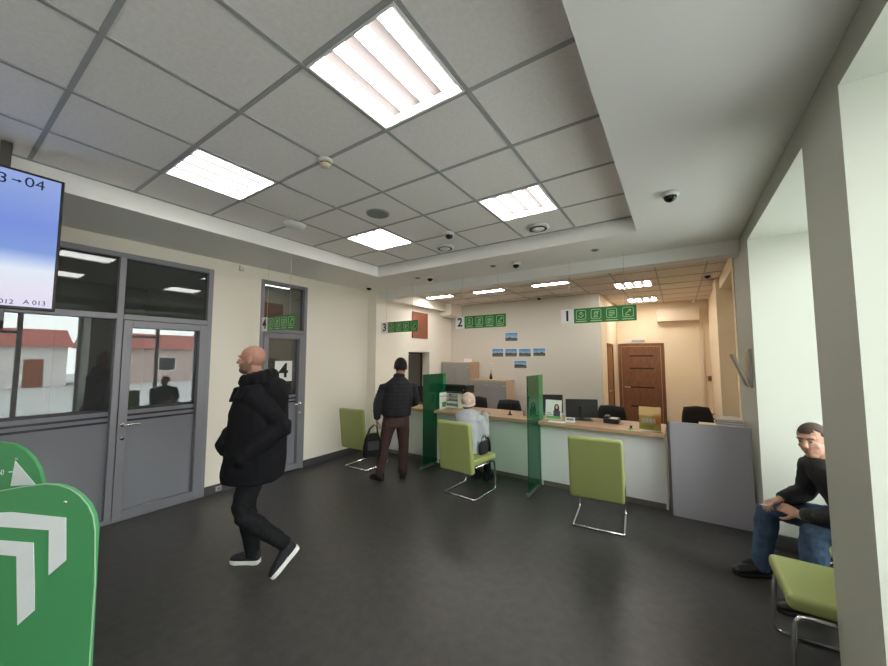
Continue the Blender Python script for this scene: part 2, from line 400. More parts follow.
MB().box(XO-.25, XO-.22, 5.766, 6.424, .005, 1.784).out('leaf', mat('dark_olive_door', (.07, .065, .055), .4), d5, bevel=.003)
MB().tube([(XO-.22, 5.83, .95), (XO-.17, 5.83, .95), (XO-.17, 5.95, .95)], .010).out('door_handle', m_steel, d5)
tag(MB().box(XO, XO+.02, 5.83, 6.38, 2.13, 2.70).out('wall_board', m_redb, bevel=.003), 'square red brown board high on the wall above the office doorway', 'board')

# ------------------------------------------------------------------ windows of the right wall, street outside
wn = 3
for y0, y1 in ((-2.3, -.45), (.25, 2.06), (2.57, 4.36)):
    r = sroot('window_%d' % wn); wn += 1
    b = MB(); rect_frame(b, 1.33, 1.39, y0, y1, .45, 2.83, .06); ym = (y0+y1)/2; b.box(1.33, 1.39, ym-.04, ym+.04, .51, 2.77); b.box(1.33, 1.39, y0+.06, ym-.04, 2.2, 2.26)
    b.out('window_frame', m_wplastic, r, bevel=.005)
    for a, c in ((y0+.06, ym-.04), (ym+.04, y1-.06)): MB().box(1.358, 1.362, a, c, .51, 2.77).out('pane', g_win, r)
    MB().box(1.22, 1.33, y0, y1, .45, .48).out('window_sill', m_wplastic, r, bevel=.006)
    L = bpy.data.lights.new('daylight_portal', 'AREA'); L.shape = 'RECTANGLE'; L.size = y1-y0; L.size_y = 2.38; L.cycles.is_portal = True
    lo = bpy.data.objects.new('daylight_portal', L); COL.objects.link(lo); lo.matrix_world = frame_mtx((1.45, (y0+y1)/2, 1.64), (0, 1, 0), (0, 0, 1)) @ M.Rotation(PI, 4, 'Y')
r = sroot('window_%d' % wn, 'closed cream blind in the office window niche')
b = MB(); rect_frame(b, .97, 1.0, 5.48, 7.05, .8, 2.8, .05); b.out('window_frame', m_wplastic, r)
b = MB()
for k in range(40): b.box(.955, .968, 5.53, 7.0, .84+.048*k, .88+.048*k)
b.out('blind', m_cream, r)
struct(MB().box(1.45, 60, -40, 50, -.6, -.5).out('ground', mat('pale_concrete', (.45, .45, .44), .8, var=.15)))
m_brick = mat('pinkish_render', (.52, .40, .36), .8, var=.12, vscale=2); m_roof = mat('red_roof_sheet', (.32, .075, .055), .55)
for k, (y0, y1, lab) in enumerate(((-24, 6.6, 'low pink street building with red roof reflected in the partition'), (8.0, 40, 'low red roofed garage building reflected in the glass door'))):
    t = thing('street_building', lab, 'building', (30, (y0+y1)/2, -.5)); h = (y1-y0)/2
    MB().box(0, 5, -h, h, 0, 3.1).out('wall', m_brick if k else mat('white_render', (.66, .62, .60), .8, var=.1, vscale=2), t)
    MB().prism([(-.5, 3.05), (5.5, 3.05), (2.5, 4.5)], -h-.3, h+.3, frame_mtx((0, 0, 0), (1, 0, 0), (0, 0, 1))).out('roof', m_roof, t)
    n = int(h*2/3.4)
    for q in range(n):
        yy = -h+1.7+q*3.4
        if q % 3 == 2: MB().box(-.03, .05, yy-.5, yy+.5, 0, 2.1).out('door', m_redb, t)
        else:
            w = MB().box(-.03, .05, yy-.7, yy+.7, 1.0, 2.3).out('window', m_wplastic, t); MB().box(-.04, -.03, yy-.62, yy+.62, 1.08, 2.22).out('pane', m_screen_dark, w)
tr = thing('bare_tree', 'bare leafless street tree reflected in the glass door', 'tree', (18.5, 6.6, -.5))
b = MB()
def branch(p, d, l, r, n):
    q = p+d*l
    b.tube([p, p+d*l*.5+V((random.uniform(-.06, .06), random.uniform(-.06, .06), 0))*l, q], [r, r*.85, r*.65], 6)
    if n:
        for k in range(3 if n > 1 else 2):
            e = (d+V((random.uniform(-.7, .7), random.uniform(-.7, .7), random.uniform(-.05, .5)))).normalized(); branch(q, e, l*.72, r*.6, n-1)
branch(V((0, 0, 0)), V((0, 0, 1)), 2.3, .13, 5)
b.out('trunk', mat('dark_bark', (.06, .05, .045), .9), tr)
tc_ = thing('parked_car', 'dark parked car on the street reflected in the partition', 'car', (10.5, -1.6, -.5), PI/2)
b = MB()
prof = [(-2.1, .35), (-2.05, .85), (-1.5, .95), (-.9, 1.42), (.7, 1.45), (1.35, .98), (2.05, .85), (2.15, .35)]
b.prism(prof, -.82, .82, frame_mtx((0, 0, 0), (1, 0, 0), (0, 0, 1))); b.out('body', mat('dark_blue_car_paint', (.02, .025, .04), .2), tc_, bevel=.06)
b = MB(); b.prism([(-1.3, .98), (-.85, 1.36), (.62, 1.38), (1.1, .98)], -.825, .825, frame_mtx((0, 0, 0), (1, 0, 0), (0, 0, 1))); b.out('window', m_screen_dark, tc_)
for x in (-1.35, 1.35):
    for y in (-.78, .78): MB().lathe([(.2, -.1), (.32, -.09), (.32, .09), (.2, .1)], (x, y, .32), 20, M.Rotation(PI/2, 4, 'X')).out('wheel', m_black, tc_)

# ------------------------------------------------------------------ ceiling lamps and ceiling fittings
def lamp(w, l, n, name, label, loc, group, z=ZT, tm_=None):
    t = thing(name, label, 'ceiling light', (loc[0], loc[1], z), 0, group)
    b = MB(); b.box(-w/2, w/2, -l/2, -l/2+.012, -.004, .06); b.box(-w/2, w/2, l/2-.012, l/2, -.004, .06); b.box(-w/2, -w/2+.012, -l/2+.012, l/2-.012, -.004, .06); b.box(w/2-.012, w/2, -l/2+.012, l/2-.012, -.004, .06)
    b.out('frame', m_lampframe, t)
    MB().box(-w/2+.012, w/2-.012, -l/2+.012, l/2-.012, .05, .06).out('reflector', m_louver, t)
    for k in range(n):
        x = -w/2+w*(k+.5)/n; rr = w/n*.28
        if n == 1: MB().box(-w/2+.012, w/2-.012, -l/2+.012, l/2-.012, -.003, .012).out('diffuser', tm_ or m_tube, t)
        else: MB().loft([((x, -l/2+.015, .012), (rr, 0, 0), (0, 0, .014)), ((x, l/2-.015, .012), (rr, 0, 0), (0, 0, .014))], 10, 0).out('tube', tm_ or m_tube, t)
    return t
names = {(0, -1): 'four tube ceiling light above the bearded man, nearest the partition', (0, 2): 'four tube ceiling light past the flat grey ceiling speaker',
         (3, -1): 'largest four tube ceiling light, overhead at the picture top', (3, 2): 'four tube ceiling light beside the round diffuser facing sign 1',
         (0, -4): 'four tube ceiling light behind the camera on the partition side', (3, -4): 'four tube ceiling light just behind the camera on the window side',
         (0, -7): 'four tube ceiling light at the entrance end, partition side', (3, -7): 'four tube ceiling light at the entrance end, window side'}
proto = None
for ij in lamps:
    loc = (GX+.6*ij[0]+.3, GY+.6*ij[1]+.3, ZT)
    if proto is None: proto = lamp(.576, .576, 4, 'ceiling_light', names[ij], loc, 'recessed ceiling lights of the hall')
    else: dup(proto, loc, label=names[ij])
for k, (x, y, w, l) in enumerate(olamps):
    lamp(w, l, 1, 'strip_light', ['narrow strip light above the cabinets, nearest the red brown board', 'narrow strip light, middle one of three above the clerks', 'narrow strip light above sign 1'][k], (x, y), 'narrow strip lights of the office', ZS, m_tube2)
for k, (x, y, w, l) in enumerate(clamps):
    lamp(w, l, 4, 'ceiling_light', ['square ceiling light in front of the corridor, the nearer one', 'square ceiling light further down the corridor by the brown door'][k], (x, y), 'square corridor ceiling lights', ZS, m_tube2)
m_tube3 = mat('dim_fluorescent_tube', (1, 1, 1), .5, emit=(1, .95, .88), estr=16)
lamp(.576, .576, 4, 'ceiling_light', 'ceiling light of the room behind glass door 4', (-5.75, 3.5), None, 2.98, m_tube3)
lamp(.576, .576, 4, 'ceiling_light', 'ceiling light of the dim room behind the big partition', (-7.0, 0.5), None, 2.98, mat('weak_tube', (1, 1, 1), .5, emit=(1, .95, .88), estr=6.0))
def dome(p, label, s=1.0, white=False, rz=0):
    t = thing('dome_camera', label, 'security camera', (p.x, p.y, p.z), 0, 'dome security cameras')
    MB().lathe([(.001, -.030*s), (.045*s, -.030*s), (.060*s, -.022*s), (.062*s, 0)], seg=24).out('base', m_wplastic, t, smooth=True)
    MB().ell((0, 0, -.032*s), (.045*s, 0, 0), (0, .045*s, 0), (0, 0, .040*s), 20, 11).out('lens_dome', m_wplastic if white else m_screen_dark, t, smooth=True)
dome(at(670, 193, 2, ZS), 'large dome camera on the plain ceiling near the window wall', 1.0)
dome(at(449, 233, 2, ZT), 'dome camera on the tiles beside a round white diffuser', 1.0)
dome(at(516, 263, 2, ZS), 'dome camera on the ceiling strip above sign 2', 1.0)
dome(at(430, 277, 2, ZS), 'dome camera on the ceiling strip beside a small spotlight, toward sign 3', 1.0)
dome(at(369, 286.5, 2, ZS), 'dome camera at the corner over the wall pier', 1.0)
dome(at(541, 298, 2, ZS) - V((0, .12, 0)), 'small dome camera above the landscape pictures', .9)
dome(at(709, 274, 2, ZS) - V((.02, 0, 0)), 'dome camera over the yellow corridor beside the window niche', .9)
dome(at(692, 302, 2, ZS) - V((0, .3, 0)), 'white dome camera in the far corridor corner', .9, True)
for (px, py), lab, r, kind in (((378, 214), 'flat round grey ceiling speaker in a tile', .115, 'ceiling_speaker'),):
    p = at(px, py, 2, ZT); t = thing('ceiling_speaker', lab, 'speaker', (p.x, p.y, ZT+.006))
    MB().lathe([(.001, -.012), (r*.9, -.012), (r, -.008), (r, 0)], seg=32).out('rim', mat('grey_plastic', (.33, .33, .33), .6), t)
    MB().lathe([(.001, -.0145), (r*.82, -.0145), (r*.85, -.012)], seg=32).out('grille', mat('grey_mesh', (.22, .22, .22), .8, bump=.6, bscale=500), t)
p = at(295, 225, 2, ZT); t = thing('wifi_dome', 'round white dome fitting on the tiles above the wall sensor', 'detector', (p.x, p.y, ZT+.006))
MB().lathe([(.001, -.045), (.06, -.043), (.10, -.028), (.115, 0)], seg=32).out('cover', m_wplastic, t, smooth=True); MB().lathe([(.121, -.008), (.121, 0)], seg=32).out('ring', m_lampframe, t)
p = V((GX+1.2, GY, ZT)); t = thing('smoke_detector', 'small cream smoke detector on a ceiling grid crossing', 'detector', p)
MB().lathe([(.05, -.014), (.055, 0)], seg=24).out('base', m_wplastic, t); MB().lathe([(.001, -.05), (.03, -.05), (.042, -.03), (.042, -.014)], seg=24).out('sensor', mat('cream_plastic', (.62, .54, .42), .5), t, smooth=True)
MB().lathe([(.0425, -.032), (.0425, -.026)], seg=24).out('slot', m_black, t)
for (px, py), lab in (((445, 247), 'round white air diffuser next to the tile dome camera'), ((538, 227), 'round white air diffuser beside the light facing sign 1')):
    p = at(px, py, 2, ZT); t = thing('air_diffuser', lab, 'vent', (p.x, p.y, ZT+.006), 0, 'round ceiling air diffusers')
    b = MB(); R = []
    for rr, z in ((.075, 0), (.115, -.004), (.12, -.018), (.085, -.03), (.08, -.02)): R.append((rr, z))
    b.lathe(R, seg=32); b.out('ring', m_wplastic, t, smooth=True)
    MB().lathe([(.062, -.024), (.094, -.0335), (.094, -.030), (.062, -.020)], seg=32).out('slot', m_gap, t)
    MB().lathe([(.001, -.042), (.06, -.040), (.072, -.032), (.05, -.028), (.03, 0)], seg=32).out('centre_disc', m_wplastic, t, smooth=True)
for (px, py), lab in (((595, 250), 'recessed spotlight above sign 1'), ((493, 266), 'recessed spotlight between the dome cameras above sign 2'), ((417.6, 278), 'recessed spotlight beside the dome camera near sign 3')):
    p = at(px, py, 2, ZS); t = thing('spotlight', lab, 'spotlight', (p.x, p.y, ZS), 0, 'recessed ceiling spotlights')
    MB().lathe([(.034, -.003), (.045, -.006), (.05, 0)], seg=24).out('ring', m_steel, t); MB().lathe([(.001, -.010), (.028, -.010), (.033, -.003)], seg=24).out('lens', mat('dim_lens', (.2, .2, .2), .2), t)
p = at(241, 268, 0, XL); t = thing('motion_sensor', 'small cream motion sensor on the wall between the glazed doors', 'sensor', (XL, p.y, p.z))
MB().box(0, .05, -.03, .03, -.045, .03).out('body', m_wplastic, t, bevel=.012, seg=3); MB().box(.05, .053, -.02, .02, -.035, -.005).out('lens', mat('cream_plastic', (.6, .5, .4), .5), t)
MB().tube([(.004, 0, .03), (.004, 0, .19)], .004).out('cable', m_wplastic, t)

# ------------------------------------------------------------------ hanging window signs
m_sg = mat('sign_green', (.035, .19, .045), .35); m_sg2 = mat('sign_bright_green', (.07, .30, .05), .35)
def sign(num, x0, x1, x2, zb, y, label):
    t = thing('window_sign', label, 'sign', ((x0+x2)/2, y, zb), 0, 'hanging numbered window signs')
    h = .19; ox = (x0+x2)/2
    MB().box(x0-ox, x1-ox, -.008, .008, 0, h).out('number_plate', m_paper, t, bevel=.002)
    text(str(num), .19, 'numeral', m_ink, t, frame_mtx(((x0+x1)/2-ox, -.009, h/2), (1, 0, 0), (0, 0, 1)), .0008, bold=.004)
    MB().box(x1-ox, x2-ox, -.007, .007, 0, h).out('green_panel', m_sg, t, bevel=.002)
    w = (x2-x1)/4
    for k in range(4):
        c = x1-ox+w*(k+.5); b = MB()
        fm = frame_mtx((c, -.0075, h*.56), (1, 0, 0), (0, 0, 1)); s = h*.30
        def ringo(poly, th=.006):
            for i in range(len(poly)):
                a, d = V((*poly[i], 0)), V((*poly[(i+1) % len(poly)], 0)); e = (d-a); l = e.length
                if l < 1e-6: continue
                q = math.atan2(e.y, e.x); b.box(-.001, l+.001, -th/2, th/2, -.0006, .0006, fm @ M.Translation(a) @ M.Rotation(q, 4, 'Z'))
        def seg(x0_, y0_, x1_, y1_, th=.008): ringo_line((x0_*s, y0_*s), (x1_*s, y1_*s), th)
        def ringo_line(a, d, th):
            a, d = V((*a, 0)), V((*d, 0)); e = d-a; b.box(0, e.length, -th/2, th/2, -.0006, .0006, fm @ M.Translation(a) @ M.Rotation(math.atan2(e.y, e.x), 4, 'Z'))
        if k < 3 or True: ringo(rrect(2*s, 2*s, s*.3, 3))
        if k == 0: seg(-.6, -.2, 0, -.6); seg(0, -.6, .6, 0); ringo([(s*(.0+.25*math.cos(a)), s*(.35+.25*math.sin(a))) for a in [i*PI/4 for i in range(8)]], .007)
        if k == 1: ringo([(s*(.35*math.cos(a)), s*(.1+.45*math.sin(a))) for a in [i*PI/4 for i in range(8)]], .007); seg(-.1, .1, .6, .6); seg(-.6, -.6, .4, -.6)
        if k == 2: seg(-.6, .45, .6, .45); seg(-.6, .1, .6, .1); seg(-.6, -.25, .6, -.25); seg(-.6, -.6, .2, -.6)
        if k == 3: seg(-.5, -.4, .5, .5); seg(.5, .5, .1, .5); seg(.5, .5, .5, .1); seg(-.5, -.6, .3, -.6)
        b.out('icon', m_greenl, t)
        MB().box(c-w*.36, c+w*.36, -.0085, -.007, h*.10, h*.145).out('caption', m_greenl, t)
    b = MB(); b.tube([(x0-ox+.12, 0, h), (x0-ox+.12, 0, (2.98 if y < YB else 2.83)-zb)], .0022, 6); b.tube([(x2-ox-.12, 0, h), (x2-ox-.12, 0, (2.98 if y < YB else 2.83)-zb)], .0022, 6)
    b.out('suspension_wire', m_steel, t)
sign(1, -1.265, -1.10, -.385, 2.145, 4.70, 'hanging green sign with number 1 over the counter, nearest the corridor')
sign(2, -2.90, -2.74, -2.05, 2.155, 4.70, 'hanging green sign with number 2 in front of the office wall')
sign(3, -4.50, -4.34, -3.66, 2.155, 4.70, 'hanging green sign with number 3 by the left wall pier')
p0 = at(262, 318, 0, XL+.45); p2_ = at(308, 330, 0, XL+.45)
t = None
q0 = at(262, 330, 1, 2.62)
sign(4, q0.x, q0.x+.14, q0.x+.14+.62, q0.z-.02, 2.62, 'hanging green sign with number 4 in front of the numbered glass door')

# ------------------------------------------------------------------ counter
ZC = .855
def counter(x0, x1, yf, label):
    t = thing('service_counter', label, 'counter', ((x0+x1)/2, yf, 0), 0, 'service counter desks')
    h = (x1-x0)/2
    MB().box(-h, h, -.09, .62, ZC-.045, ZC).out('worktop', m_wood, t, bevel=.004)
    MB().box(-h, h, 0, .02, .07, ZC-.045).out('front_panel', m_white, t, bevel=.002)
    for s in (-1, 1): MB().box(s*h-(.02 if s > 0 else 0), s*h+(.02 if s < 0 else 0), .02, .55, .0, ZC-.045).out('side_panel', m_white, t)
    MB().box(-h, h, .03, .05, 0, .07).out('kick_board', mat('taupe_kick_board', (.20, .17, .15), .5), t)
counter(XO+.01, -3.342, 4.80, 'oak topped white counter desk under sign 3 by the left wall')
counter(-3.318, -1.612, 4.78, 'oak topped white counter desk where the hatted woman sits')
counter(-1.588, -.15, 4.75, 'oak topped white counter desk with leaflet stands, nearest the lilac panel')
t = thing('screen_panel', 'pale lilac grey low partition panel between the counter and window wall', 'partition', (.24, 4.66, 0))
MB().box(-.345, .34, -.015, .015, .0, 1.0).out('panel', m_lilac, t, bevel=.003)
MB().box(-.365, -.345, -.02, .02, 0, 1.0).out('edge_post', mat('dark_post', (.10, .095, .10), .5), t, bevel=.002)
def acrylic(x, y0, y1, ztop, label):
    t = thing('privacy_screen', label, 'privacy screen', (x, (y0+y1)/2, 0), 0, 'green acrylic privacy screens'); h = (y1-y0)/2
    MB().box(-.006, .006, -h, h, .03, ztop).out('acrylic_panel', g_green, t)
    MB().box(-.02, .02, -h-.06, 4.70-(y0+y1)/2, 0, .03).out('foot_bar', m_steel, t, bevel=.004, label='steel foot bar')
acrylic(-1.60, 4.30, 4.90, 1.47, 'translucent green screen between the two counter desks by the leaflets')
acrylic(-3.33, 4.42, 5.05, 1.44, 'translucent green screen beside the man with the bag')

# ------------------------------------------------------------------ lime cantilever chairs
def chair(label):
    t = thing('cantilever_chair', label, 'chair', (0, 0, 0), 0, 'lime green cantilever chairs')
    MB().box(-.245, .245, -.20, .31, .40, .475).out('seat', m_lime, t, bevel=.028, seg=4)
    tilt = M.Translation((0, -.20, .40)) @ M.Rotation(math.radians(7), 4, 'X')
    MB().box(-.248, .248, -.06, .015, -.08, .53, tilt).out('backrest', m_lime, t, bevel=.026, seg=4)
    b = MB()
    for s in (-1, 1):
        x = s*.232
        b.tube([(x, -.16, .385), (x, .22, .385), (x, .265, .375), (x, .285, .345), (x, .305, .06), (x, .292, .028), (x, .265, .015), (x, -.15, .013), (x*.96, -.18, .013)], .0115, 10)
    b.tube([(-.222, -.18, .013), (.222, -.18, .013)], .0115, 10); b.tube([(-.232, .10, .385), (.232, .10, .385)], .0115, 10)
    b.out('frame', m_chrome, t, smooth=True)
    return t
ch = chair('empty lime chair with its back to us at the counter, nearest the lilac panel')
ch.location = (-.735, 4.00, 0); ch.rotation_euler = (0, 0, math.radians(5))
dup(ch, (-2.285, 3.97, 0), math.radians(-5), 'lime chair occupied by the woman in the knitted hat')
dup(ch, (-4.19, 4.02, 0), math.radians(2), 'empty lime chair against the left wall beside the man with the bag')
dup(ch, (.735, 2.82, 0), PI/2, 'lime chair in the window niche half hidden by the pier, empty')
dup(ch, (1.04, 3.60, 0), PI/2, 'lime chair the seated man in jeans sits on')

# ------------------------------------------------------------------ things on and behind the counter
def monitor(x, y, rz, label, w=.52, h=.31):
    t = thing('monitor', label, 'monitor', (x, y, ZC), rz, 'black monitors on the counter')
    MB().box(-w/2, w/2, -.018, .018, .025, .025+h).out('housing', m_black, t, bevel=.006); MB().box(-w/2+.015, w/2-.015, .018, .020, .045, .010+h).out('screen', m_screen_dark, t)
    MB().box(-.025, .025, -.035, -.018, .012, .18).out('neck', m_black, t, bevel=.003); MB().box(-.12, .12, -.11, .09, 0, .012).out('foot', m_black, t, bevel=.003)
p = at(582, 424, 1, 5.15); monitor(p.x, 5.15, math.radians(24), 'black monitor with its back to us, centre of the nearest desk', .42, .25)
p = at(556, 415, 1, 5.62); monitor(p.x, 5.62-.28, math.radians(25), 'black monitor behind the leaflet with a portrait', .36, .27)
p = at(431, 406, 1, 5.30); monitor(-3.95, 5.28, math.radians(10), 'black monitor seen through the green screen by the standing man', .48, .30)
def office_chair(x, y, rz, label, zb=.62, hb=.5):
    t = thing('office_chair', label, 'office chair', (x, y, 0), rz, 'black office chairs')
    MB().loft([((0, 0, .44), (.22, 0, 0), (0, .21, 0)), ((0, 0, .47), (.245, 0, 0), (0, .235, 0)), ((0, 0, .51), (.23, 0, 0), (0, .22, 0))], 20, .1, 3).out('seat', m_blackfab, t, smooth=True)
    rings = []
    for k in range(7):
        f = k/6; wv = .17+.06*math.sin(PI*min(1, .15+f*.8)); rings.append(((0, -.20-.06*f, zb+hb*f), (wv, 0, 0), (0, .035, 0)))
    MB().loft(rings, 20, .6, 3).out('backrest', m_blackfab, t, smooth=True)
    MB().tube([(0, -.15, .45), (0, -.24, .47), (0, -.25, .75)], .018).out('back_bracket', m_black, t)
    for s in (-1, 1):
        b = MB(); b.tube([(s*.20, 0, .45), (s*.27, 0, .46), (s*.275, 0, .66)], .013); b.box(s*.275-.03, s*.275+.03, -.12, .13, .66, .69); b.out('armrest', m_black, t)
    b = MB(); b.tube([(0, 0, .10), (0, 0, .44)], .028)
    for k in range(5):
        a = 2*PI*k/5+.3; b.tube([(0, 0, .11), (.28*math.cos(a), .28*math.sin(a), .075)], [.025, .015])
    b.out('base', m_black, t)
    for k in range(5):
        a = 2*PI*k/5+.3; MB().lathe([(.02, -.02), (.034, -.015), (.034, .015), (.02, .02)], (.28*math.cos(a), .28*math.sin(a), .034), 14, M.Rotation(PI/2, 4, 'X') @ M.Rotation(a, 4, 'Y')).out('caster', m_black, t)
    return t
oc = office_chair(at(606, 420, 1, 5.85).x, 5.85, math.radians(170), 'black office chair behind the nearest desk beside the monitor', .50, .44)
dup(oc, (at(507, 410, 1, 5.70).x, 5.70, 0), math.radians(195), 'black office chair behind the desk, in front of the lower grey cabinet')
dup(oc, (at(470, 410, 1, 5.85).x, 5.85, 0), math.radians(165), 'black office chair partly behind the hatted woman')
dup(oc, (-4.12, 5.95, 0), math.radians(180), 'black office chair behind the green screen by the standing man')
dup(oc, (at(706, 410, 1, 6.5).x, 6.5, 0), math.radians(205), 'black office chair at the corridor side table')
t = thing('side_table', 'brown side table behind the lilac panel in the corridor', 'table', (.27, 8.25, 0))
MB().box(-.24, .24, -.4, .4, .70, .73).out('tabletop', m_wood, t, bevel=.003)
for sx_ in (-1, 1):
    for sy2 in (-1, 1): MB().box(sx_*.21-.02, sx_*.21+.02, sy2*.36-.02, sy2*.36+.02, 0, .70).out('leg', m_brown, t)
# grey cabinets by the back wall
def cabinet(x0, x1, y0, y1, z, label, nd):
    t = thing('filing_cabinet', label, 'cabinet', ((x0+x1)/2, (y0+y1)/2, 0), 0, 'grey office cabinets'); h = (x1-x0)/2; d = (y1-y0)/2
    MB().box(-h, h, -d+.02, d, 0, z).out('body', m_woodv, t, bevel=.003)
    w = 2*h/nd
    for k in range(nd):
        dr = MB().box(-h+w*k+.003, -h+w*(k+1)-.003, -d, -d+.02, .06, z-.02).out('door', m_greyfab, t, bevel=.002)
        MB().box(-h+w*(k+.8), -h+w*(k+.8)+.1, -d-.02, -d, z-.12, z-.105).out('handle', m_steel, dr)
ya = 6.92
cx1 = at(469.7, 370, 1, ya).x; cx0 = at(438, 370, 1, ya).x
cabinet(max(cx0, XO+.02), cx1, ya, 7.38, at(455, 362, 1, ya).z, 'taller grey cabinet with oak side by the back wall', 2)
bx0 = at(470.2, 385, 1, 6.75).x; bx1 = at(506, 385, 1, 6.75).x
zl = at(490, 380, 1, 6.75).z
cabinet(bx0, bx1, 6.75, 7.20, zl, 'lower grey cabinet with oak side and a vase on top', 2)
p = at(468, 362, 1, 7.1)
tag(MB().box(p.x-.07, p.x+.07, 7.03, 7.17, at(455, 362, 1, ya).z, at(455, 362, 1, ya).z+.075).out('paper_box', m_paper, bevel=.003), 'small white box on top of the taller grey cabinet', 'box')
p = at(491, 380, 1, 6.95); t = thing('flower_vase', 'dark vase with thin white orchid stems on the lower cabinet', 'vase', (p.x, 6.95, zl))
MB().lathe([(.025, 0), (.035, .02), (.034, .05), (.018, .10), (.016, .13)], seg=16).out('vase', m_black, t, smooth=True)
b = MB(); b.tube([(0, 0, .12), (.01, 0, .22), (.03, 0, .33)], .004); b.tube([(0, 0, .12), (-.01, .01, .2), (.0, .01, .28)], .004); b.out('stem', mat('stem_green', (.05, .12, .03), .6), t)
for q in ((.03, 0, .33), (.015, 0, .28), (0, .01, .28), (.01, .004, .24), (-.008, .008, .21)): MB().ell(q, (.016, 0, 0), (0, .016, 0), (0, 0, .012), 8, 5).out('flower', m_paper, t)
# printer on a white tray rack, on the desk behind
p = at(451, 405, 1, 5.15)
t = thing('tray_rack', 'white document tray rack on the counter under the printer', 'rack', (p.x, 5.22, ZC))
b = MB(); b.box(-.20, -.185, -.15, .15, 0, .25); b.box(.185, .20, -.15, .15, 0, .25)
b.out('side', m_wplastic, t)
for z in (0, .08, .16, .238): MB().box(-.185, .185, -.15, .15, z, z+.012).out('shelf', m_wplastic, t)
t = thing('printer', 'black desktop printer on top of the white tray rack', 'printer', (p.x+.11, 5.22, ZC+.25))
MB().box(-.23, .23, -.15, .15, 0, .13).out('body', m_black, t, bevel=.012, seg=3); MB().box(-.20, .20, -.155, -.10, .135, .150).out('lid', m_black, t, bevel=.004); MB().box(-.17, .17, -.21, -.15, .02, .032).out('output_tray', mat('dark_grey_plastic', (.05, .05, .05), .5), t)
MB().box(.18, .20, -.152, -.15, .05, .08).out('button_panel', m_steel, t)
for k in range(2): tag(MB().box(p.x-.15+.01*k, p.x+.13+.01*k, 5.10, 5.33, ZC+.012+.08*k, ZC+.03+.08*k).out('paper_stack', m_paper), ['sheaf of paper on the bottom tray of the white rack', 'sheaf of paper on the second tray of the white rack'][k], 'paper')
# leaflets
def stand(name, label, cat, px0, px1, ptop, pbot, y, deco, tilt=8, rz=0):
    a = at(px0, pbot, 1, y); c = at(px1, ptop, 1, y); w = (c.x-a.x); cx = (a.x+c.x)/2; h = at((px0+px1)/2, ptop, 1, y).z-ZC
    t = thing(name, label, cat, (cx, y, ZC), rz)
    tm = M.Rotation(math.radians(-tilt), 4, 'X')
    MB().box(-w/2, w/2, -.003, .003, 0.004, h, tm).out('sheet', m_paper, t)
    MB().box(-w/2, w/2, -.03, .06, 0, .004).out('holder', m_wplastic, t)
    for (x0, x1, z0, z1, m, lb) in deco:
        MB().box(x0*w, x1*w, -.0038, -.003, z0*h, z1*h, tm).out(lb, m, t)
    return t, w, h, tm
mc = lambda n, r, g, b_: mat(n, lin(r, g, b_), .6)
t, w, h, tm = stand('leaflet_stand', 'white leaflet with a dark haired portrait on the nearest desk', 'leaflet', 545.5, 561, 400, 421.5, 4.95, [(-.46, .46, .02, .16, mc('print_green', 120, 170, 90), 'print'), (-.42, -.05, .2, .26, mc('print_grey', 170, 170, 170), 'print'), (-.42, -.12, .3, .34, mc('print_grey', 170, 170, 170), 'print')])
b = MB(); b.prism([(.02*w+.36*w*c_+.16*w*math.cos(a), h*.58+h*.22*math.sin(a)) for a, c_ in [(i*PI/6, .5) for i in range(12)]], .0035, .0042, tm @ frame_mtx((0, 0, 0), (1, 0, 0), (0, 0, 1))); b.out('portrait_hair', mc('dark_hair_print', 50, 35, 35), t)
b = MB(); b.prism([(.20*w+.075*w*math.cos(a), h*.64+h*.11*math.sin(a)) for a in [i*PI/6 for i in range(12)]], .0043, .0048, tm @ frame_mtx((0, 0, 0), (1, 0, 0), (0, 0, 1))); b.out('portrait_face', mc('skin_print', 220, 175, 155), t)
MB().box(.0*w, .42*w, -.0055, -.0047, .16*h, .46*h, tm).out('portrait_jacket', mc('jacket_print', 70, 75, 85), t)
stand('leaflet_stand', 'autumn coloured leaflet stand at the right end of the nearest desk', 'leaflet', 639.5, 660.5, 407, 433, 4.80,
      [(-.5, .5, .62, 1.0, mc('print_sand', 200, 165, 110), 'print'), (-.5, .5, .0, .62, mc('print_olive', 150, 130, 60), 'print'), (.1, .5, .25, .7, mc('print_orange', 210, 120, 60), 'print'), (-.4, .25, .3, .5, m_paper, 'print'), (-.5, .2, .08, .22, mc('print_green2', 110, 140, 60), 'print')])
for s in ():
    pass
stand('price_card', 'small white card with grey print beside the portrait leaflet', 'card', 565.5, 574.5, 417.5, 424, 4.86, [(-.4, .4, .3, .8, mc('print_grey2', 120, 135, 140), 'print')], 15)
t = thing('leaflet_stand', 'white leaflet against the green screen by the standing man', 'leaflet', (-3.285, 4.93, ZC))
MB().box(-.030, .030, -.11, .11, 0, .004).out('holder', m_wplastic, t); MB().box(-.016, -.012, -.10, .10, .004, .27).out('sheet', m_paper, t)
MB().box(-.012, -.0115, -.03, .09, .03, .11).out('print', mc('print_green3', 110, 140, 80), t); MB().box(-.012, -.0115, -.08, .07, .20, .215).out('print', mc('print_grey', 170, 170, 170), t)
p = at(630, 431, 2, ZC); t = thing('stamp', 'tiny bright green stamp on the nearest desk before the autumn leaflet', 'stamp', (p.x, 4.75, ZC))
MB().lathe([(.03, 0), (.03, .012)], seg=16).out('base', mat('bright_green_plastic', (.15, .5, .08), .4), t); MB().lathe([(.012, .012), (.012, .03), (.016, .045)], seg=12).out('grip', m_black, t)
p = at(551, 425.5, 2, ZC); tag(MB().box(p.x-.12, p.x+.10, 4.70, 4.84, ZC, ZC+.003).out('paper_sheet', m_paper), 'single white sheet lying before the portrait leaflet', 'paper')
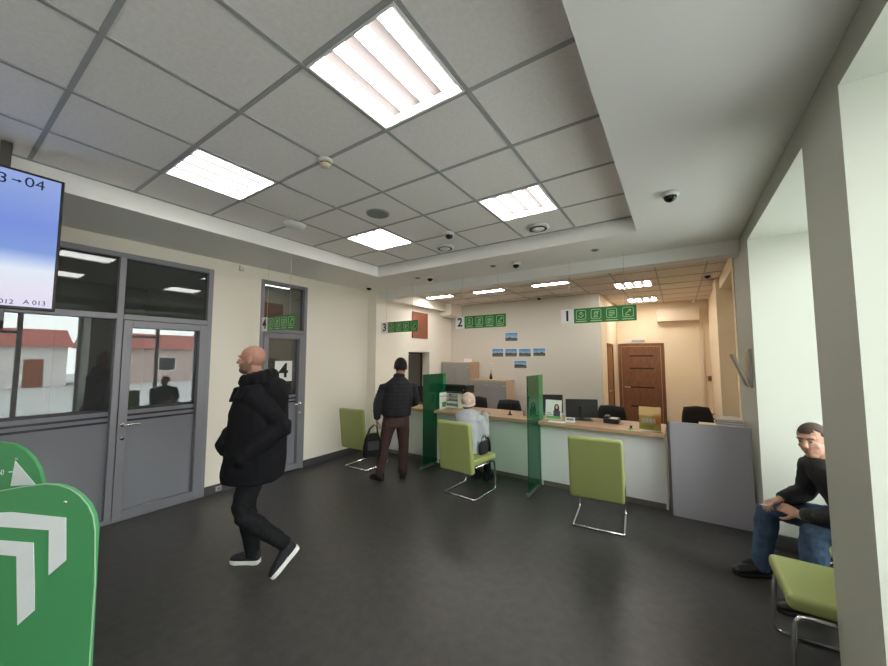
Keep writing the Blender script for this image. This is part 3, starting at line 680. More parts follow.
p = at(510, 416, 1, 4.95); t = thing('pen_stand', 'small dark pen stand with a pen near the green screen', 'pen holder', (p.x, 4.95, ZC))
MB().lathe([(.035, 0), (.035, .012), (.012, .02), (.012, .05)], seg=16).out('base', m_black, t); MB().tube([(0, 0, .04), (.03, 0, .16)], .005).out('pen', m_black, t)
p = at(528, 412, 1, 5.0); t = thing('card_holder', 'low wire card holder behind the green screen', 'holder', (-1.78, 5.0, ZC))
for z in (.03, .06): MB().box(-.13, .13, -.04, .05, z, z+.006).out('shelf', m_steel, t)
for s in (-1, 1): MB().box(s*.13-.003, s*.13+.003, -.04, .05, 0, .08).out('side', m_steel, t)
p = at(602, 424, 1, 5.2); t = thing('desk_phone', 'black desk phone with white handset cord beside the monitor', 'telephone', (at(612, 424, 1, 5.1).x, 5.1, ZC))
MB().box(-.09, .09, -.1, .1, 0, .06).out('body', m_black, t, bevel=.01); MB().box(-.085, -.03, -.09, .09, .06, .09).out('handset', m_black, t, bevel=.012); MB().box(-.01, .07, -.07, .05, .06, .064).out('keypad', m_wplastic, t)
# books / folders on the window side
zb = 0.0
t = thing('low_cupboard', 'low cream cupboard behind the lilac panel by the pier', 'cupboard', (.38, 5.10, 0))
MB().box(-.20, .20, -.2, .2, 0, .93).out('body', m_cream, t, bevel=.004); MB().box(-.2, .2, -.215, -.2, .04, .90).out('door', m_cream, t, bevel=.003)
for k, (c, lab) in enumerate((((.12, .16, .14), 'dark green book at the bottom of the stack by the pier'), ((.7, .68, .62), 'pale book second from the bottom of the stack by the pier'), ((.10, .10, .12), 'black book third in the stack by the pier'), ((.55, .5, .42), 'tan book on top of the stack by the pier'))):
    t = thing('book', lab, 'book', (.44, 5.06, .93+.026*k), math.radians((-4, 3, -2, 5)[k]), 'stacked books by the pier')
    cm = mat('book_cover_%d' % k, c, .6)
    MB().box(-.11, .11, -.15, .15, 0, .003).box(-.11, .11, -.15, .15, .022, .025).box(-.11, -.107, -.15, .15, .003, .022).out('cover', cm, t); MB().box(-.106, .104, -.145, .145, .0035, .0215).out('pages', m_paper, t)
# photographs on the back wall
mp = bpy.data.materials.new('landscape_print'); mp.use_nodes = True; n_ = mp.node_tree; bs = n_.nodes['Principled BSDF']
tcn = n_.nodes.new('ShaderNodeTexCoord'); sp = n_.nodes.new('ShaderNodeSeparateXYZ'); n_.links.new(tcn.outputs['Generated'], sp.inputs[0])
nz = n_.nodes.new('ShaderNodeTexNoise'); nz.inputs['Scale'].default_value = 4
oi = n_.nodes.new('ShaderNodeObjectInfo'); va = n_.nodes.new('ShaderNodeVectorMath'); va.operation = 'ADD'; n_.links.new(tcn.outputs['Generated'], va.inputs[0]); n_.links.new(oi.outputs['Location'], va.inputs[1]); n_.links.new(va.outputs[0], nz.inputs['Vector'])
ad = n_.nodes.new('ShaderNodeMath'); ad.operation = 'MULTIPLY_ADD'; ad.inputs[1].default_value = .55; n_.links.new(nz.outputs['Fac'], ad.inputs[0]); 
su = n_.nodes.new('ShaderNodeMath'); su.operation = 'SUBTRACT'; su.inputs[1].default_value = .27; n_.links.new(sp.outputs['Z'], su.inputs[0]); n_.links.new(su.outputs[0], ad.inputs[2])
rp = n_.nodes.new('ShaderNodeValToRGB'); n_.links.new(ad.outputs[0], rp.inputs[0]); n_.links.new(rp.outputs[0], bs.inputs['Base Color'])
E_ = rp.color_ramp.elements; E_[0].position = .0; E_[0].color = (*lin(120, 110, 90), 1); E_[1].position = 1; E_[1].color = (*lin(70, 125, 185), 1)
for pos, c in ((.28, lin(70, 70, 60)), (.40, lin(45, 60, 80)), (.48, lin(150, 175, 195)), (.7, lin(120, 160, 200))): e = E_.new(pos); e.color = (*c, 1)
for (x0, y0, x1, y1), lab in zip(((505, 332.5, 518, 341.5), (492, 348.5, 503.8, 357.2), (505, 348.5, 517.3, 357), (518.7, 348.5, 531.2, 357), (533, 348, 545.8, 356.5), (514, 360.5, 527, 368.6)),
        ('small landscape photo alone at the top of the wall cluster', 'small landscape photo first in the row of four', 'small landscape photo second in the row of four', 'small landscape photo third in the row of four', 'small landscape photo last in the row of four', 'small landscape photo alone at the bottom of the wall cluster')):
    a = at((x0+x1)/2, (y0+y1)/2, 1, YO); w = at(x1, y0, 1, YO).x-at(x0, y0, 1, YO).x; h = at((x0+x1)/2, y0, 1, YO).z-at((x0+x1)/2, y1, 1, YO).z
    t = thing('wall_photo', lab, 'picture', (a.x, YO, a.z), 0, 'landscape photos on the office wall')
    MB().box(-w/2, w/2, -.006, 0, -h/2, h/2).out('mount', m_paper, t); MB().box(-w/2+.008, w/2-.008, -.008, -.006, -h/2+.008, h/2-.008).out('print', mp, t)
# wall rack on the pier, air conditioner and pipes in the corridor
pr = at(748, 366, 0, XR)
t = thing('leaflet_rack', 'angled metal bracket rack fixed to the pier near the lilac panel', 'rack', (XR, 4.62, 1.60))
MB().box(-.022, 0, -.10, .10, -.19, .19).out('back_plate', m_steel, t, bevel=.003)
MB().box(-.009, .009, -.09, .09, 0, .34, M.Translation((-.03, 0, -.18)) @ M.Rotation(math.radians(-19), 4, 'Y')).out('tilted_plate', m_steel, t, bevel=.003)
ac0 = at(656.5, 311, 1, YF).x; ac1 = at(699, 311, 1, YF).x
t = thing('air_conditioner', 'long cream air conditioner on the far corridor wall', 'air conditioner', ((ac0+ac1)/2, YF, 2.53)); h = (ac1-ac0)/2
MB().box(-h, h, -.2, 0, 0, .28).out('body', mat('cream_housing', (.72, .58, .44), .5), t, bevel=.02, seg=3); MB().box(-h+.04, h-.04, -.19, -.12, -.006, .0).out('louvre', mat('tan_vent', (.4, .3, .22), .6), t)
t = tag(MB().box(at(701, 330, 1, YF).x-.03, at(701, 330, 1, YF).x+.03, YF-.05, YF, 0, 2.5).out('pipe_duct', mat('cream_housing', (.72, .58, .44), .5), bevel=.006), 'narrow cream pipe duct running down the far wall', 'duct')
p = at(614, 375, 1, YF); t = thing('coat_rack', 'small brown wall rack between the two brown doors', 'coat rack', (p.x+.02, YF, 1.45))
MB().box(-.07, .07, -.02, 0, -.22, .22).out('board', mat('tan_wood', (.45, .28, .14), .5), t, bevel=.003)
for z in (-.14, 0, .14): MB().tube([(0, -.02, z), (0, -.06, z-.01), (0, -.07, z+.03)], .008).out('hook', m_brown, t)
p = at(701, 377, 1, YF); t = thing('thermostat', 'small dark wall switch box beside the pipe duct', 'switch', (p.x+.16, YF, 1.25))
MB().box(-.04, .04, -.03, 0, -.06, .06).out('box', mat('brown_plastic', (.2, .13, .08), .5), t, bevel=.004); MB().box(-.015, .015, -.036, -.03, -.02, .02).out('knob', m_brownd, t)
p = at(213, 495, 0, XL); t = thing('wall_socket', 'grey power socket on the skirting between the glazed doors', 'socket', (XL+.018, p.y+.05, .055))
MB().box(0, .008, -.035, .035, -.03, .03).out('plate', mat('grey_plastic', (.33, .33, .33), .6), t, bevel=.003); MB().lathe([(.001, 0), (.018, 0), (.02, .004)], (.008, 0, 0), 16, M.Rotation(PI/2, 4, 'Y')).out('outlet', m_chrome, t)

# ------------------------------------------------------------------ ticket screen hanging from the ceiling
TX = -3.62
tv = thing('ticket_screen', 'large wall sized ticket screen hanging from the ceiling, showing 03 to 04', 'screen', (TX, -.30, 2.04))
c = at(64, 182, 0, TX); c2 = at(56.5, 312, 0, TX)
yR = (c.y+c2.y)/2+.30; zt = c.z-2.04; zb_ = c2.z-2.04; yL = yR-1.60
MB().box(-.045, .0, yL, yR, zb_, zt).out('housing', m_black, tv, bevel=.006)
ms = bpy.data.materials.new('lit_screen'); ms.use_nodes = True; n_ = ms.node_tree; bs = n_.nodes['Principled BSDF']
tcn = n_.nodes.new('ShaderNodeTexCoord'); sp = n_.nodes.new('ShaderNodeSeparateXYZ'); n_.links.new(tcn.outputs['Generated'], sp.inputs[0]); rp = n_.nodes.new('ShaderNodeValToRGB'); n_.links.new(sp.outputs['Z'], rp.inputs[0])
E_ = rp.color_ramp.elements; E_[0].position = 0; E_[0].color = (*lin(212, 205, 232), 1); E_[1].position = 1; E_[1].color = (*lin(150, 172, 228), 1)
for pos, cc in ((.10, lin(222, 216, 236)), (.28, lin(226, 234, 248)), (.34, lin(185, 205, 242)), (.42, lin(125, 155, 222)), (.62, lin(118, 145, 222))): e = E_.new(pos); e.color = (*cc, 1)
bs.inputs['Base Color'].default_value = (.01, .01, .01, 1); bs.inputs['Roughness'].default_value = .25; n_.links.new(rp.outputs[0], bs.inputs['Emission Color']); bs.inputs['Emission Strength'].default_value = .58
MB().box(0, .002, yL+.018, yR-.018, zb_+.02, zt-.018).out('display', ms, tv)
m_navy = mat('navy_print', (.01, .015, .05), .6)
def tvt(s, size, y, z): text(s, size, 'display_text', m_navy, tv, frame_mtx((.0028, y, z), (0, 1, 0), (0, 0, 1)), .0003, bold=.0)
sy = lambda px, py: at(px, py, 0, TX)
a = sy(35, 184.5); tvt('04', .095, a.y+.30, a.z-2.04); a = sy(1.5, 177.5); tvt('03', .095, a.y+.28, a.z-2.04)
a = sy(17, 180.5); by, bz = a.y+.30, a.z-2.04
b = MB(); b.box(.0022, .003, by-.022, by+.008, bz-.004, bz+.004); b.prism([(by+.006, bz-.012), (by+.022, bz), (by+.006, bz+.012)], .0022, .003, frame_mtx((0, 0, 0), (0, 1, 0), (0, 0, 1))); b.out('display_arrow', m_navy, tv)
a = sy(34.5, 303); tvt('A 013', .042, a.y+.30, a.z-2.04); a = sy(6, 301.5); tvt('A 012', .042, a.y+.28, a.z-2.04)
for yy in (yR-.27, yR-1.25):
    MB().box(-.085, -.045, yy-.025, yy+.025, .35, ZT-2.04).out('pole', mat('dark_bracket', (.06, .055, .05), .5), tv, bevel=.003)
MB().box(-.07, -.0, yL+.5, yR-.22, zb_-.085, zb_-.002).out('speaker_bar', mat('dark_grey_plastic2', (.09, .09, .10), .5), tv, bevel=.006)

# ------------------------------------------------------------------ green floor boards with the white mark
m_mark = mat('white_mark', (.74, .80, .82), .5); m_bead = mat('pale_edge', (.30, .52, .33), .5)
def at_depth(px, py, d):
    q = RGT*((px-444)/FPX) - UPV*((py-333)/FPX) + FWD
    return V((0, 0, EYE)) + q*d
def board(d, name, label, right, left, top, ang, rad):
    """upright board facing the camera side; outline measured at distance d, reaching down to the floor"""
    o = at_depth(right, top, d); L = at_depth(left, top, d)
    xd = V((RGT.x, RGT.y, 0)); xd.rotate(M.Rotation(ang, 3, 'Z'))
    t = thing(name, label, 'display board', (o.x, o.y, 0), 0, 'green display boards')
    mtx = frame_mtx((0, 0, 0), xd, (0, 0, 1)); w = (o-L).length; h = o.z
    return t, mtx, w, h
def fz(px, py, d): return at_depth(px, py, d)
d1 = 1.55
t, mtx, w, h = board(d1, 'display_board', 'big green standing board with a white angular arrow mark', 95, -70, 484, math.radians(-9), .2)
pxm = d1/FPX
def loc2(px, py):  # board plane coordinates of a pixel (board origin: its lower right corner)
    n = mtx.to_3x3() @ V((0, 0, 1)); q = RGT*((px-444)/FPX) - UPV*((py-333)/FPX) + FWD; e = V((0, 0, EYE)); k = (t.location-e).dot(n)/q.dot(n); P = e+q*k-t.location
    return (P.dot(mtx.to_3x3() @ V((1, 0, 0))), P.z)
outl = [loc2(px, py) for px, py in ((95, 583), (95, 530), (93, 516), (88, 505), (80, 496), (70, 489), (58, 485), (45, 484), (25, 486.5), (0, 491), (-40, 500), (-75, 512))]
top = [(x, max(z, 0)) for x, z in outl]; x_l = top[-1][0]; x_r = top[0][0]
poly = [(x_l, 0.0), (x_r, 0.0)]+top[1:]
MB().prism(poly, -.018, 0, mtx).out('panel', m_green, t)
b = MB()
b.prism([loc2(*q) for q in ((0, 512.5), (12, 512), (66.5, 517.5), (66.5, 560), (49, 575), (49.5, 530), (0, 526.5))], .0005, .0025, mtx)
b.prism([loc2(*q) for q in ((-30, 537), (0, 540), (34, 542.5), (35, 583), (35, 610), (18, 625), (17, 556), (0, 554.5), (-30, 551))], .0005, .0025, mtx)
b.out('arrow_mark', m_mark, t)
x, z = loc2(65.5, 502)
MB().lathe([(.001, .004), (.007, .003), (.008, 0)], mtx @ V((x, z, .0)), 14, mtx.to_3x3().to_4x4()).out('screw', m_chrome, t)
b = MB(); b.tube([mtx @ V((x_, z_, .0)) for x_, z_ in [(top[0][0], .03)]+top], .0028, 6); b.out('edge_trim', m_bead, t)
MB().box(x_l+.05, x_l+.30, -.15, .15, 0, .02, mtx @ M.Rotation(PI/2, 4, 'X') @ M.Rotation(PI, 4, 'X')).out('foot', m_steel, t)
MB().box(x_r-.30, x_r-.05, -.15, .15, 0, .02, mtx @ M.Rotation(PI/2, 4, 'X') @ M.Rotation(PI, 4, 'X')).out('foot', m_steel, t)
d2 = 1.95
t, mtx, w, h = board(d2, 'display_board', 'green round topped board with a white triangle and digits, standing behind', 42, -70, 442, math.radians(-6), .2)
outl = [loc2(px, py) for px, py in ((43, 560), (42.5, 484), (39, 470), (33, 459), (24, 450), (13, 444), (0, 442), (-15, 443), (-30, 448), (-45, 460), (-55, 480), (-57, 560))]
x_l = outl[-1][0]; x_r = outl[0][0]; poly = [(x_l, 0), (x_r, 0)]+outl[1:-1]
MB().prism(poly, -.018, 0, mtx).out('panel', m_green, t)
MB().prism([loc2(*q) for q in ((15.5, 460.5), (11, 486), (36, 484.5))], .0005, .0025, mtx).out('triangle', m_mark, t)
MB().prism([loc2(*q) for q in ((9, 471.5), (16, 471), (16, 472), (9, 472.5))], .0005, .002, mtx).out('line', m_mark, t)
q = loc2(1, 472.5); text('60', .042, 'numeral', m_mark, t, mtx @ M.Translation((q[0], q[1], .0012)), .0006)
x, z = loc2(16.5, 459); MB().lathe([(.001, .004), (.007, .003), (.008, 0)], mtx @ V((x, z, .0)), 14, mtx.to_3x3().to_4x4()).out('screw', m_chrome, t)
MB().box(x_l+.05, x_r-.05, -.12, .12, 0, .02, mtx @ M.Rotation(PI/2, 4, 'X') @ M.Rotation(PI, 4, 'X')).out('foot', m_steel, t)

# ------------------------------------------------------------------ people
def skinmat(name, c): return mat(name, c, .5, var=.08, vscale=25)
sk1 = skinmat('skin', (.36, .18, .125)); sk2 = skinmat('fair_skin', (.50, .28, .20))
def blob(mb, name, m, parent, org, voxel=.008, smooth=4, folds=0, fscale=.12, label=None):
    bmesh.ops.recalc_face_normals(mb.bm, faces=mb.bm.faces)
    bmesh.ops.translate(mb.bm, verts=mb.bm.verts, vec=-V(org))
    me = bpy.data.meshes.new(name); mb.bm.to_mesh(me); mb.bm.free()
    o = bpy.data.objects.new(name, me); COL.objects.link(o)
    r = o.modifiers.new('r', 'REMESH'); r.mode = 'VOXEL'; r.voxel_size = voxel; r.use_smooth_shade = True
    s = o.modifiers.new('s', 'SMOOTH'); s.factor = .5; s.iterations = smooth
    if folds:
        tx = bpy.data.textures.new('folds', 'CLOUDS'); tx.noise_scale = fscale; tx.noise_depth = 2
        d = o.modifiers.new('d', 'DISPLACE'); d.texture = tx; d.strength = folds; d.mid_level = .5
    dg = bpy.context.evaluated_depsgraph_get(); me2 = bpy.data.meshes.new_from_object(o.evaluated_get(dg))
    o.modifiers.clear(); o.data = me2; me2.name = name; bpy.data.meshes.remove(me)
    for p in me2.polygons: p.use_smooth = True
    me2.materials.clear(); me2.materials.append(m); o.parent = parent
    if label: o['label'] = label
    return o
def head(b, c, f, u, k=1.0):
    """head about centre c (mid skull), facing f, up u"""
    f = V(f).normalized(); u = V(u); u = (u-f*u.dot(f)).normalized(); r = f.cross(u)
    P = lambda x, y, z: V(c)+(r*x+f*y+u*z)*k
    E = lambda x, y, z, a, bb, cc: b.ell(P(x, y, z), r*a*k, f*bb*k, u*cc*k, 16, 9)
    E(0, -.012, .022, .076, .096, .090); E(0, .022, -.035, .062, .070, .082); E(0, .045, -.088, .036, .040, .030); E(0, .066, -.096, .019, .018, .016)
    E(0, .072, .022, .052, .022, .018)                         # brow
    b.loft([(P(0, .085, .012), r*.010*k, f*.012*k), (P(0, .098, -.012), r*.012*k, f*.014*k), (P(0, .108, -.032), r*.017*k, f*.015*k), (P(0, .095, -.040), r*.013*k, f*.012*k)], 10, .5)
    for s in (-1, 1):
        E(s*.038, .052, -.032, .022, .024, .022)               # cheek
        E(s*.076, -.010, -.008, .010, .020, .033)              # ear
    E(0, .082, -.062, .024, .012, .009); E(0, .080, -.072, .020, .011, .008)
    return P, r, f, u
def hand(b, wrist, d, nrm, side, curl=.5, k=1.0):
    """palm and five fingers; d towards the fingers, nrm out of the palm, side +1 / -1 puts the thumb on that side"""
    d = V(d).normalized(); nrm = V(nrm); nrm = (nrm-d*nrm.dot(d)).normalized(); x = d.cross(nrm)*side; w = V(wrist)
    b.loft([(w-d*.03*k, x*.027*k, nrm*.021*k), (w, x*.028*k, nrm*.019*k), (w+d*.045*k, x*.040*k, nrm*.016*k), (w+d*.09*k, x*.041*k, nrm*.013*k)], 14, .3)
    for i, (off, ln) in enumerate(((.031, .070), (.0105, .080), (-.0105, .075), (-.031, .060))):
        p = w+d*.085*k+x*off*k; a = 0; pts = [p-d*.02*k, p]; dd = d
        for seg, fr in enumerate((.45, .32, .23)):
            a += curl*(.7, .9, .6)[seg]; dd = d*math.cos(a)+nrm*math.sin(a)+x*off*.6
            p = p+dd.normalized()*ln*fr*k; pts.append(p)
        b.tube(pts, [.0092*k, .0088*k, .0082*k, .0076*k, .0066*k], 8, .8)
    p = w+d*.02*k+x*.025*k; t1 = p+(d*.5+x*.75+nrm*.35).normalized()*.042*k; t2 = t1+(d*.8+x*.25+nrm*.5).normalized()*.032*k; t3 = t2+(d*.85-x*.1+nrm*.5).normalized()*.026*k
    b.tube([p, t1, t2, t3], [.014*k, .0115*k, .0095*k, .0078*k], 8, .8)
def shoe(parent, heel, toe, m_up, m_sole, org, up=(0, 0, 1), k=1.0, name='shoe', ankle=None, sole_h=.028):
    heel, toe = V(heel), V(toe); d = (toe-heel).normalized(); u = V(up); u = (u-d*u.dot(d)).normalized(); x = d.cross(u); L = (toe-heel).length
    Q = lambda f, z: heel+d*L*f+u*z
    b = MB(); b.loft([(Q(.03, .055), x*.030*k, u*.040), (Q(.15, .06), x*.038*k, u*.050), (Q(.32, .062), x*.040*k, u*.052), (Q(.52, .052), x*.043*k, u*.040), (Q(.75, .045), x*.047*k, u*.030), (Q(.92, .038), x*.038*k, u*.022), (Q(.985, .034), x*.020*k, u*.014)], 14, .4)
    b.loft([(Q(.17, .07), x*.036*k, d*.045), (Q(.17, .105), x*.037*k, d*.047)], 14, .05)
    o = blob(b, name, m_up, parent, org, .006, 3)
    b = MB(); pl = []
    for fx, w_ in ((.0, .018), (.02, .030), (.12, .038), (.35, .036), (.55, .040), (.75, .047), (.9, .040), (.98, .022), (1.0, .008)): pl.append((fx*L, w_*k))
    poly = pl+[(a, -c_) for a, c_ in reversed(pl)]
    mt = frame_mtx(heel-V(org), d, x)
    # lower face of the sole lies on the ground side
    zz = (0, sole_h) if (mt.to_3x3() @ V((0, 0, 1))).dot(u) > 0 else (-sole_h, 0)
    b.prism(poly, zz[0], zz[1], mt); b.out('sole', m_sole, o, bevel=.006)
    return o
def limbr(b, pts, rs, seg=14): b.tube(pts, rs, seg, .7)
def lerp(a, b_, f): return V(a)+(V(b_)-V(a))*f
def leg(b, hip, knee, ankle, r, add=0.0, ext=0):
    hip, knee, ankle = V(hip), V(knee), V(ankle)
    limbr(b, [hip, lerp(hip, knee, .25), lerp(hip, knee, .6), lerp(hip, knee, .88), lerp(knee, ankle, .06), lerp(knee, ankle, .3), lerp(knee, ankle, .65), ankle], [r*1.0+add, r*1.0+add, r*.85+add, r*.70+add, r*.66+add, r*.68+add, r*.52+add*1.2, r*.45+add*1.4])
def arm(b, sh, el, wr, r, add=0.0):
    sh, el, wr = V(sh), V(el), V(wr)
    limbr(b, [sh, lerp(sh, el, .3), lerp(sh, el, .85), lerp(el, wr, .12), lerp(el, wr, .35), wr], [r*1.12+add, r+add, r*.82+add, r*.80+add, r*.78+add, r*.55+add])
def torso(b, stations):
    """stations: centre, half width vector, half depth vector"""
    b.loft(stations, 22, .3, 2.4)
def hair_cap(P, r, f, u, parent, org, m, k=1.0, front=.060, nape=-.055, grow=1.03, name='hair', **kw):
    """close cropped hair: shell over the skull, hairline high at the brow and low at the nape"""
    b = MB(); b.ell(P(0, -.012, .022), r*.076*grow*k, f*.097*grow*k, u*.090*grow*k, 56, 40)
    o = P(0, 0, 0); kill = []
    for fc in b.bm.faces:
        q = (fc.calc_center_median()-o)/k; y, z, xx = q.dot(f), q.dot(u), abs(q.dot(r))
        thr = front if y > .045 else (front+(-.005-front)*(.045-y)/.035 if y > .010 else (-.005+(nape+.005)*min(1, (.010-y)/.05)))
        thr += .010*math.sin(40*y+9*z) + (.012 if y > .03 and xx > .04 else 0)
        if z < thr: kill.append(fc)
    bmesh.ops.delete(b.bm, geom=kill, context='FACES')
    o_ = b.out(name, m, parent, smooth=True); o_.data.transform(M.Translation(-V(org)))
    sol = o_.modifiers.new('thickness', 'SOLIDIFY'); sol.thickness = .004; sol.offset = -1
    return o_
def eyes(P, r, f, u, parent, org, k=1.0):
    for s in (-1, 1):
        b = MB(); b.ell(P(s*.031, .079, .000), r*.013*k, f*.008*k, u*.0065*k, 10, 7); e = b.out('eye', mat('eye_white', (.55, .5, .47), .2), parent, smooth=True, org=None)
        e.data.transform(M.Translation(-V(org)))
        b = MB(); b.ell(P(s*.031, .0855, .000), r*.0055*k, f*.003*k, u*.0055*k, 10, 7); i = b.out('iris', m_black, e, smooth=True); i.data.transform(M.Translation(-V(org)))
        b = MB(); b.tube([P(s*.014, .094, .020), P(s*.030, .094, .024), P(s*.048, .082, .020)], [.003*k, .0038*k, .0025*k], 6); e = b.out('eyebrow', mat('dark_brow', (.04, .025, .018), .8), parent, smooth=True); e.data.transform(M.Translation(-V(org)))

m_parka = mat('black_parka_cloth', (.006, .006, .008), .85, bump=.5, bscale=40, spec=.2)
m_trs = mat('black_trouser_cloth', (.0065, .0065, .008), .85, bump=.5, bscale=60, spec=.25)
m_sneak = mat('black_sneaker_mesh', (.013, .013, .016), .75); m_sole = mat('white_rubber_sole', (.70, .69, .66), .5)

# --- walking man: joints in his own frame (s along the picture plane, d away from the camera)
N1 = V((-2.835, 1.676, 0)); n1 = V((-.872, .4895, 0)); s1 = V((.4895, .872, 0))
J = lambda s, d, z: N1+s1*s+n1*d+V((0, 0, z))
D = lambda s, d, z=0: s1*s+n1*d+V((0, 0, z))
def walker():
    org = J(-.11, 0, 0)
    t = thing('person', 'bald bearded man in a long black hooded parka walking past the glass door', 'person', org)
    f = D(-.88, .45).normalized(); x = f.cross(V((0, 0, 1)))      # x = his right
    C = lambda s, z: J(s, 0, z)
    shR, shL = C(-.09, 1.44)+x*.17, C(-.09, 1.44)-x*.17
    elR, haR = J(-.17, .21, 1.16), J(-.275, .09, 1.06); elL, haL = J(.07, -.19, 1.17), J(-.13, -.19, 1.02)
    hipL, kneeL, ankL = J(-.10, -.09, .90), J(-.20, -.14, .52), J(.14, -.17, .22)
    hipR, kneeR, ankR = J(-.13, .09, .90), J(-.17, .12, .50), J(-.11, .14, .10)
    b = MB()
    torso(b, [(C(-.11, .84), x*.15, f*.11), (C(-.11, .95), x*.165, f*.115), (C(-.11, 1.1), x*.145, f*.10), (C(-.10, 1.3), x*.165, f*.115), (C(-.10, 1.43), x*.15, f*.09), (C(-.11, 1.50), x*.08, f*.07)])
    limbr(b, [C(-.11, 1.46), C(-.13, 1.54), C(-.155, 1.64)], [.068, .060, .058])
    P, hr, hf, hu = head(b, C(-.165, 1.69), D(-.93, .36, .02), D(.05, 0, 1), 1.0)
    for a in ((shR, elR, haR), (shL, elL, haL)): arm(b, *a, .048)
    hand(b, haR, (haR-elR), n1*-1, 1, .9, .8); hand(b, haL, (haL-elL), n1, -1, .9, .8)
    leg(b, hipL, kneeL, ankL, .075); leg(b, hipR, kneeR, ankR, .075)
    limbr(b, [ankL, J(.10, -.18, .12)], [.036, .03]); limbr(b, [ankR, J(-.16, .16, .06)], [.036, .03])
    blob(b, 'body', sk1, t, org, .0055, 3)
    eyes(P, hr, hf, hu, t, org)
    b = MB()
    b.ell(P(0, .046, -.088), hr*.049, hf*.047, hu*.036, 18, 11)
    for s in (-1, 1): b.ell(P(s*.056, .018, -.060), hr*.012, hf*.040, hu*.045, 14, 9)
    b.ell(P(0, .086, -.054), hr*.030, hf*.012, hu*.006, 12, 7)
    blob(b, 'beard', mat('dark_stubble', (.17, .095, .066), .9, bump=.5, bscale=400), t, org, .005, 2)
    # parka
    b = MB()
    torso(b, [(C(-.12, .735), x*.225, f*.215), (C(-.12, .79), x*.23, f*.225), (C(-.11, .9), x*.23, f*.22), (C(-.10, 1.1), x*.225, f*.205), (C(-.09, 1.28), x*.23, f*.20), (C(-.085, 1.40), x*.225, f*.175), (C(-.09, 1.47), x*.18, f*.14), (C(-.10, 1.52), x*.11, f*.115)])
    for a in ((shR, elR, lerp(elR, haR, .85)), (shL, elL, lerp(elL, haL, .85))): arm(b, *a, .060, .026)
    limbr(b, [elR, lerp(elR, haR, .6), haR, haR+(haR-elR).normalized()*.10+V((0, 0, -.03))], [.085, .10, .105, .085]); limbr(b, [elL+D(.02, 0, 0), lerp(elL, haL, .6), haL, haL+(haL-elL).normalized()*.11+V((0, 0, -.03))], [.085, .085, .085, .07])
    b.loft([(J(-.285, .04, 1.36), D(.04, 0, .02), D(0, .03, 0)), (J(-.275, .04, 1.40), D(.03, 0, .0), D(0, .045, 0)), (J(-.24, .03, 1.46), D(.05, 0, 0), D(0, .06, 0))], 12, .4)   # open collar
    blob(b, 'parka', m_parka, t, org, .009, 5, .022, .14)
    b = MB()                                                     # hood lying on the shoulders
    for ang in range(-5, 6):
        a = ang/5*2.1; q = C(-.11, 1.525)-f*(.105*math.cos(a))+x*(.13*math.sin(a)); b.ell(q+V((0, 0, .03-.05*abs(ang)/5)), D(.046, 0), D(0, .046), V((0, 0, .066)), 12, 7)
    b.ell(C(-.10, 1.43)-f*.14, x*.160, f*.075, V((0, 0, .11)), 16, 9); b.ell(C(-.10, 1.36)-f*.17, x*.10, f*.06, V((0, 0, .13)), 16, 9); b.ell(C(-.12, 1.50)+f*.07, x*.10, f*.07, V((0, 0, .05)), 16, 9)
    blob(b, 'hood', m_parka, t, org, .009, 4, .016, .09)
    b = MB(); torso(b, [(C(-.11, .80), x*.16, f*.12), (C(-.11, .98), x*.17, f*.12)])
    leg(b, hipL, kneeL, lerp(kneeL, ankL, .95), .088, .012); leg(b, hipR, kneeR, lerp(kneeR, ankR, 1.08), .088, .014)
    blob(b, 'trousers', m_trs, t, org, .008, 4, .016, .08)
    b = MB(); limbr(b, [lerp(kneeL, ankL, .9), ankL, J(.12, -.18, .15)], [.040, .041, .040]); blob(b, 'sock', mat('grey_sock', (.30, .30, .33), .8), t, org, .006, 2)
    shoe(t, J(-.055, .11, .0), J(-.27, .235, .0), m_sneak, m_sole, org, k=1.05, sole_h=.035)
    shoe(t, J(.225, -.175, .195), J(.035, -.185, .005), m_sneak, m_sole, org, up=D(-.70, 0, .70), k=1.05, sole_h=.035)
walker()

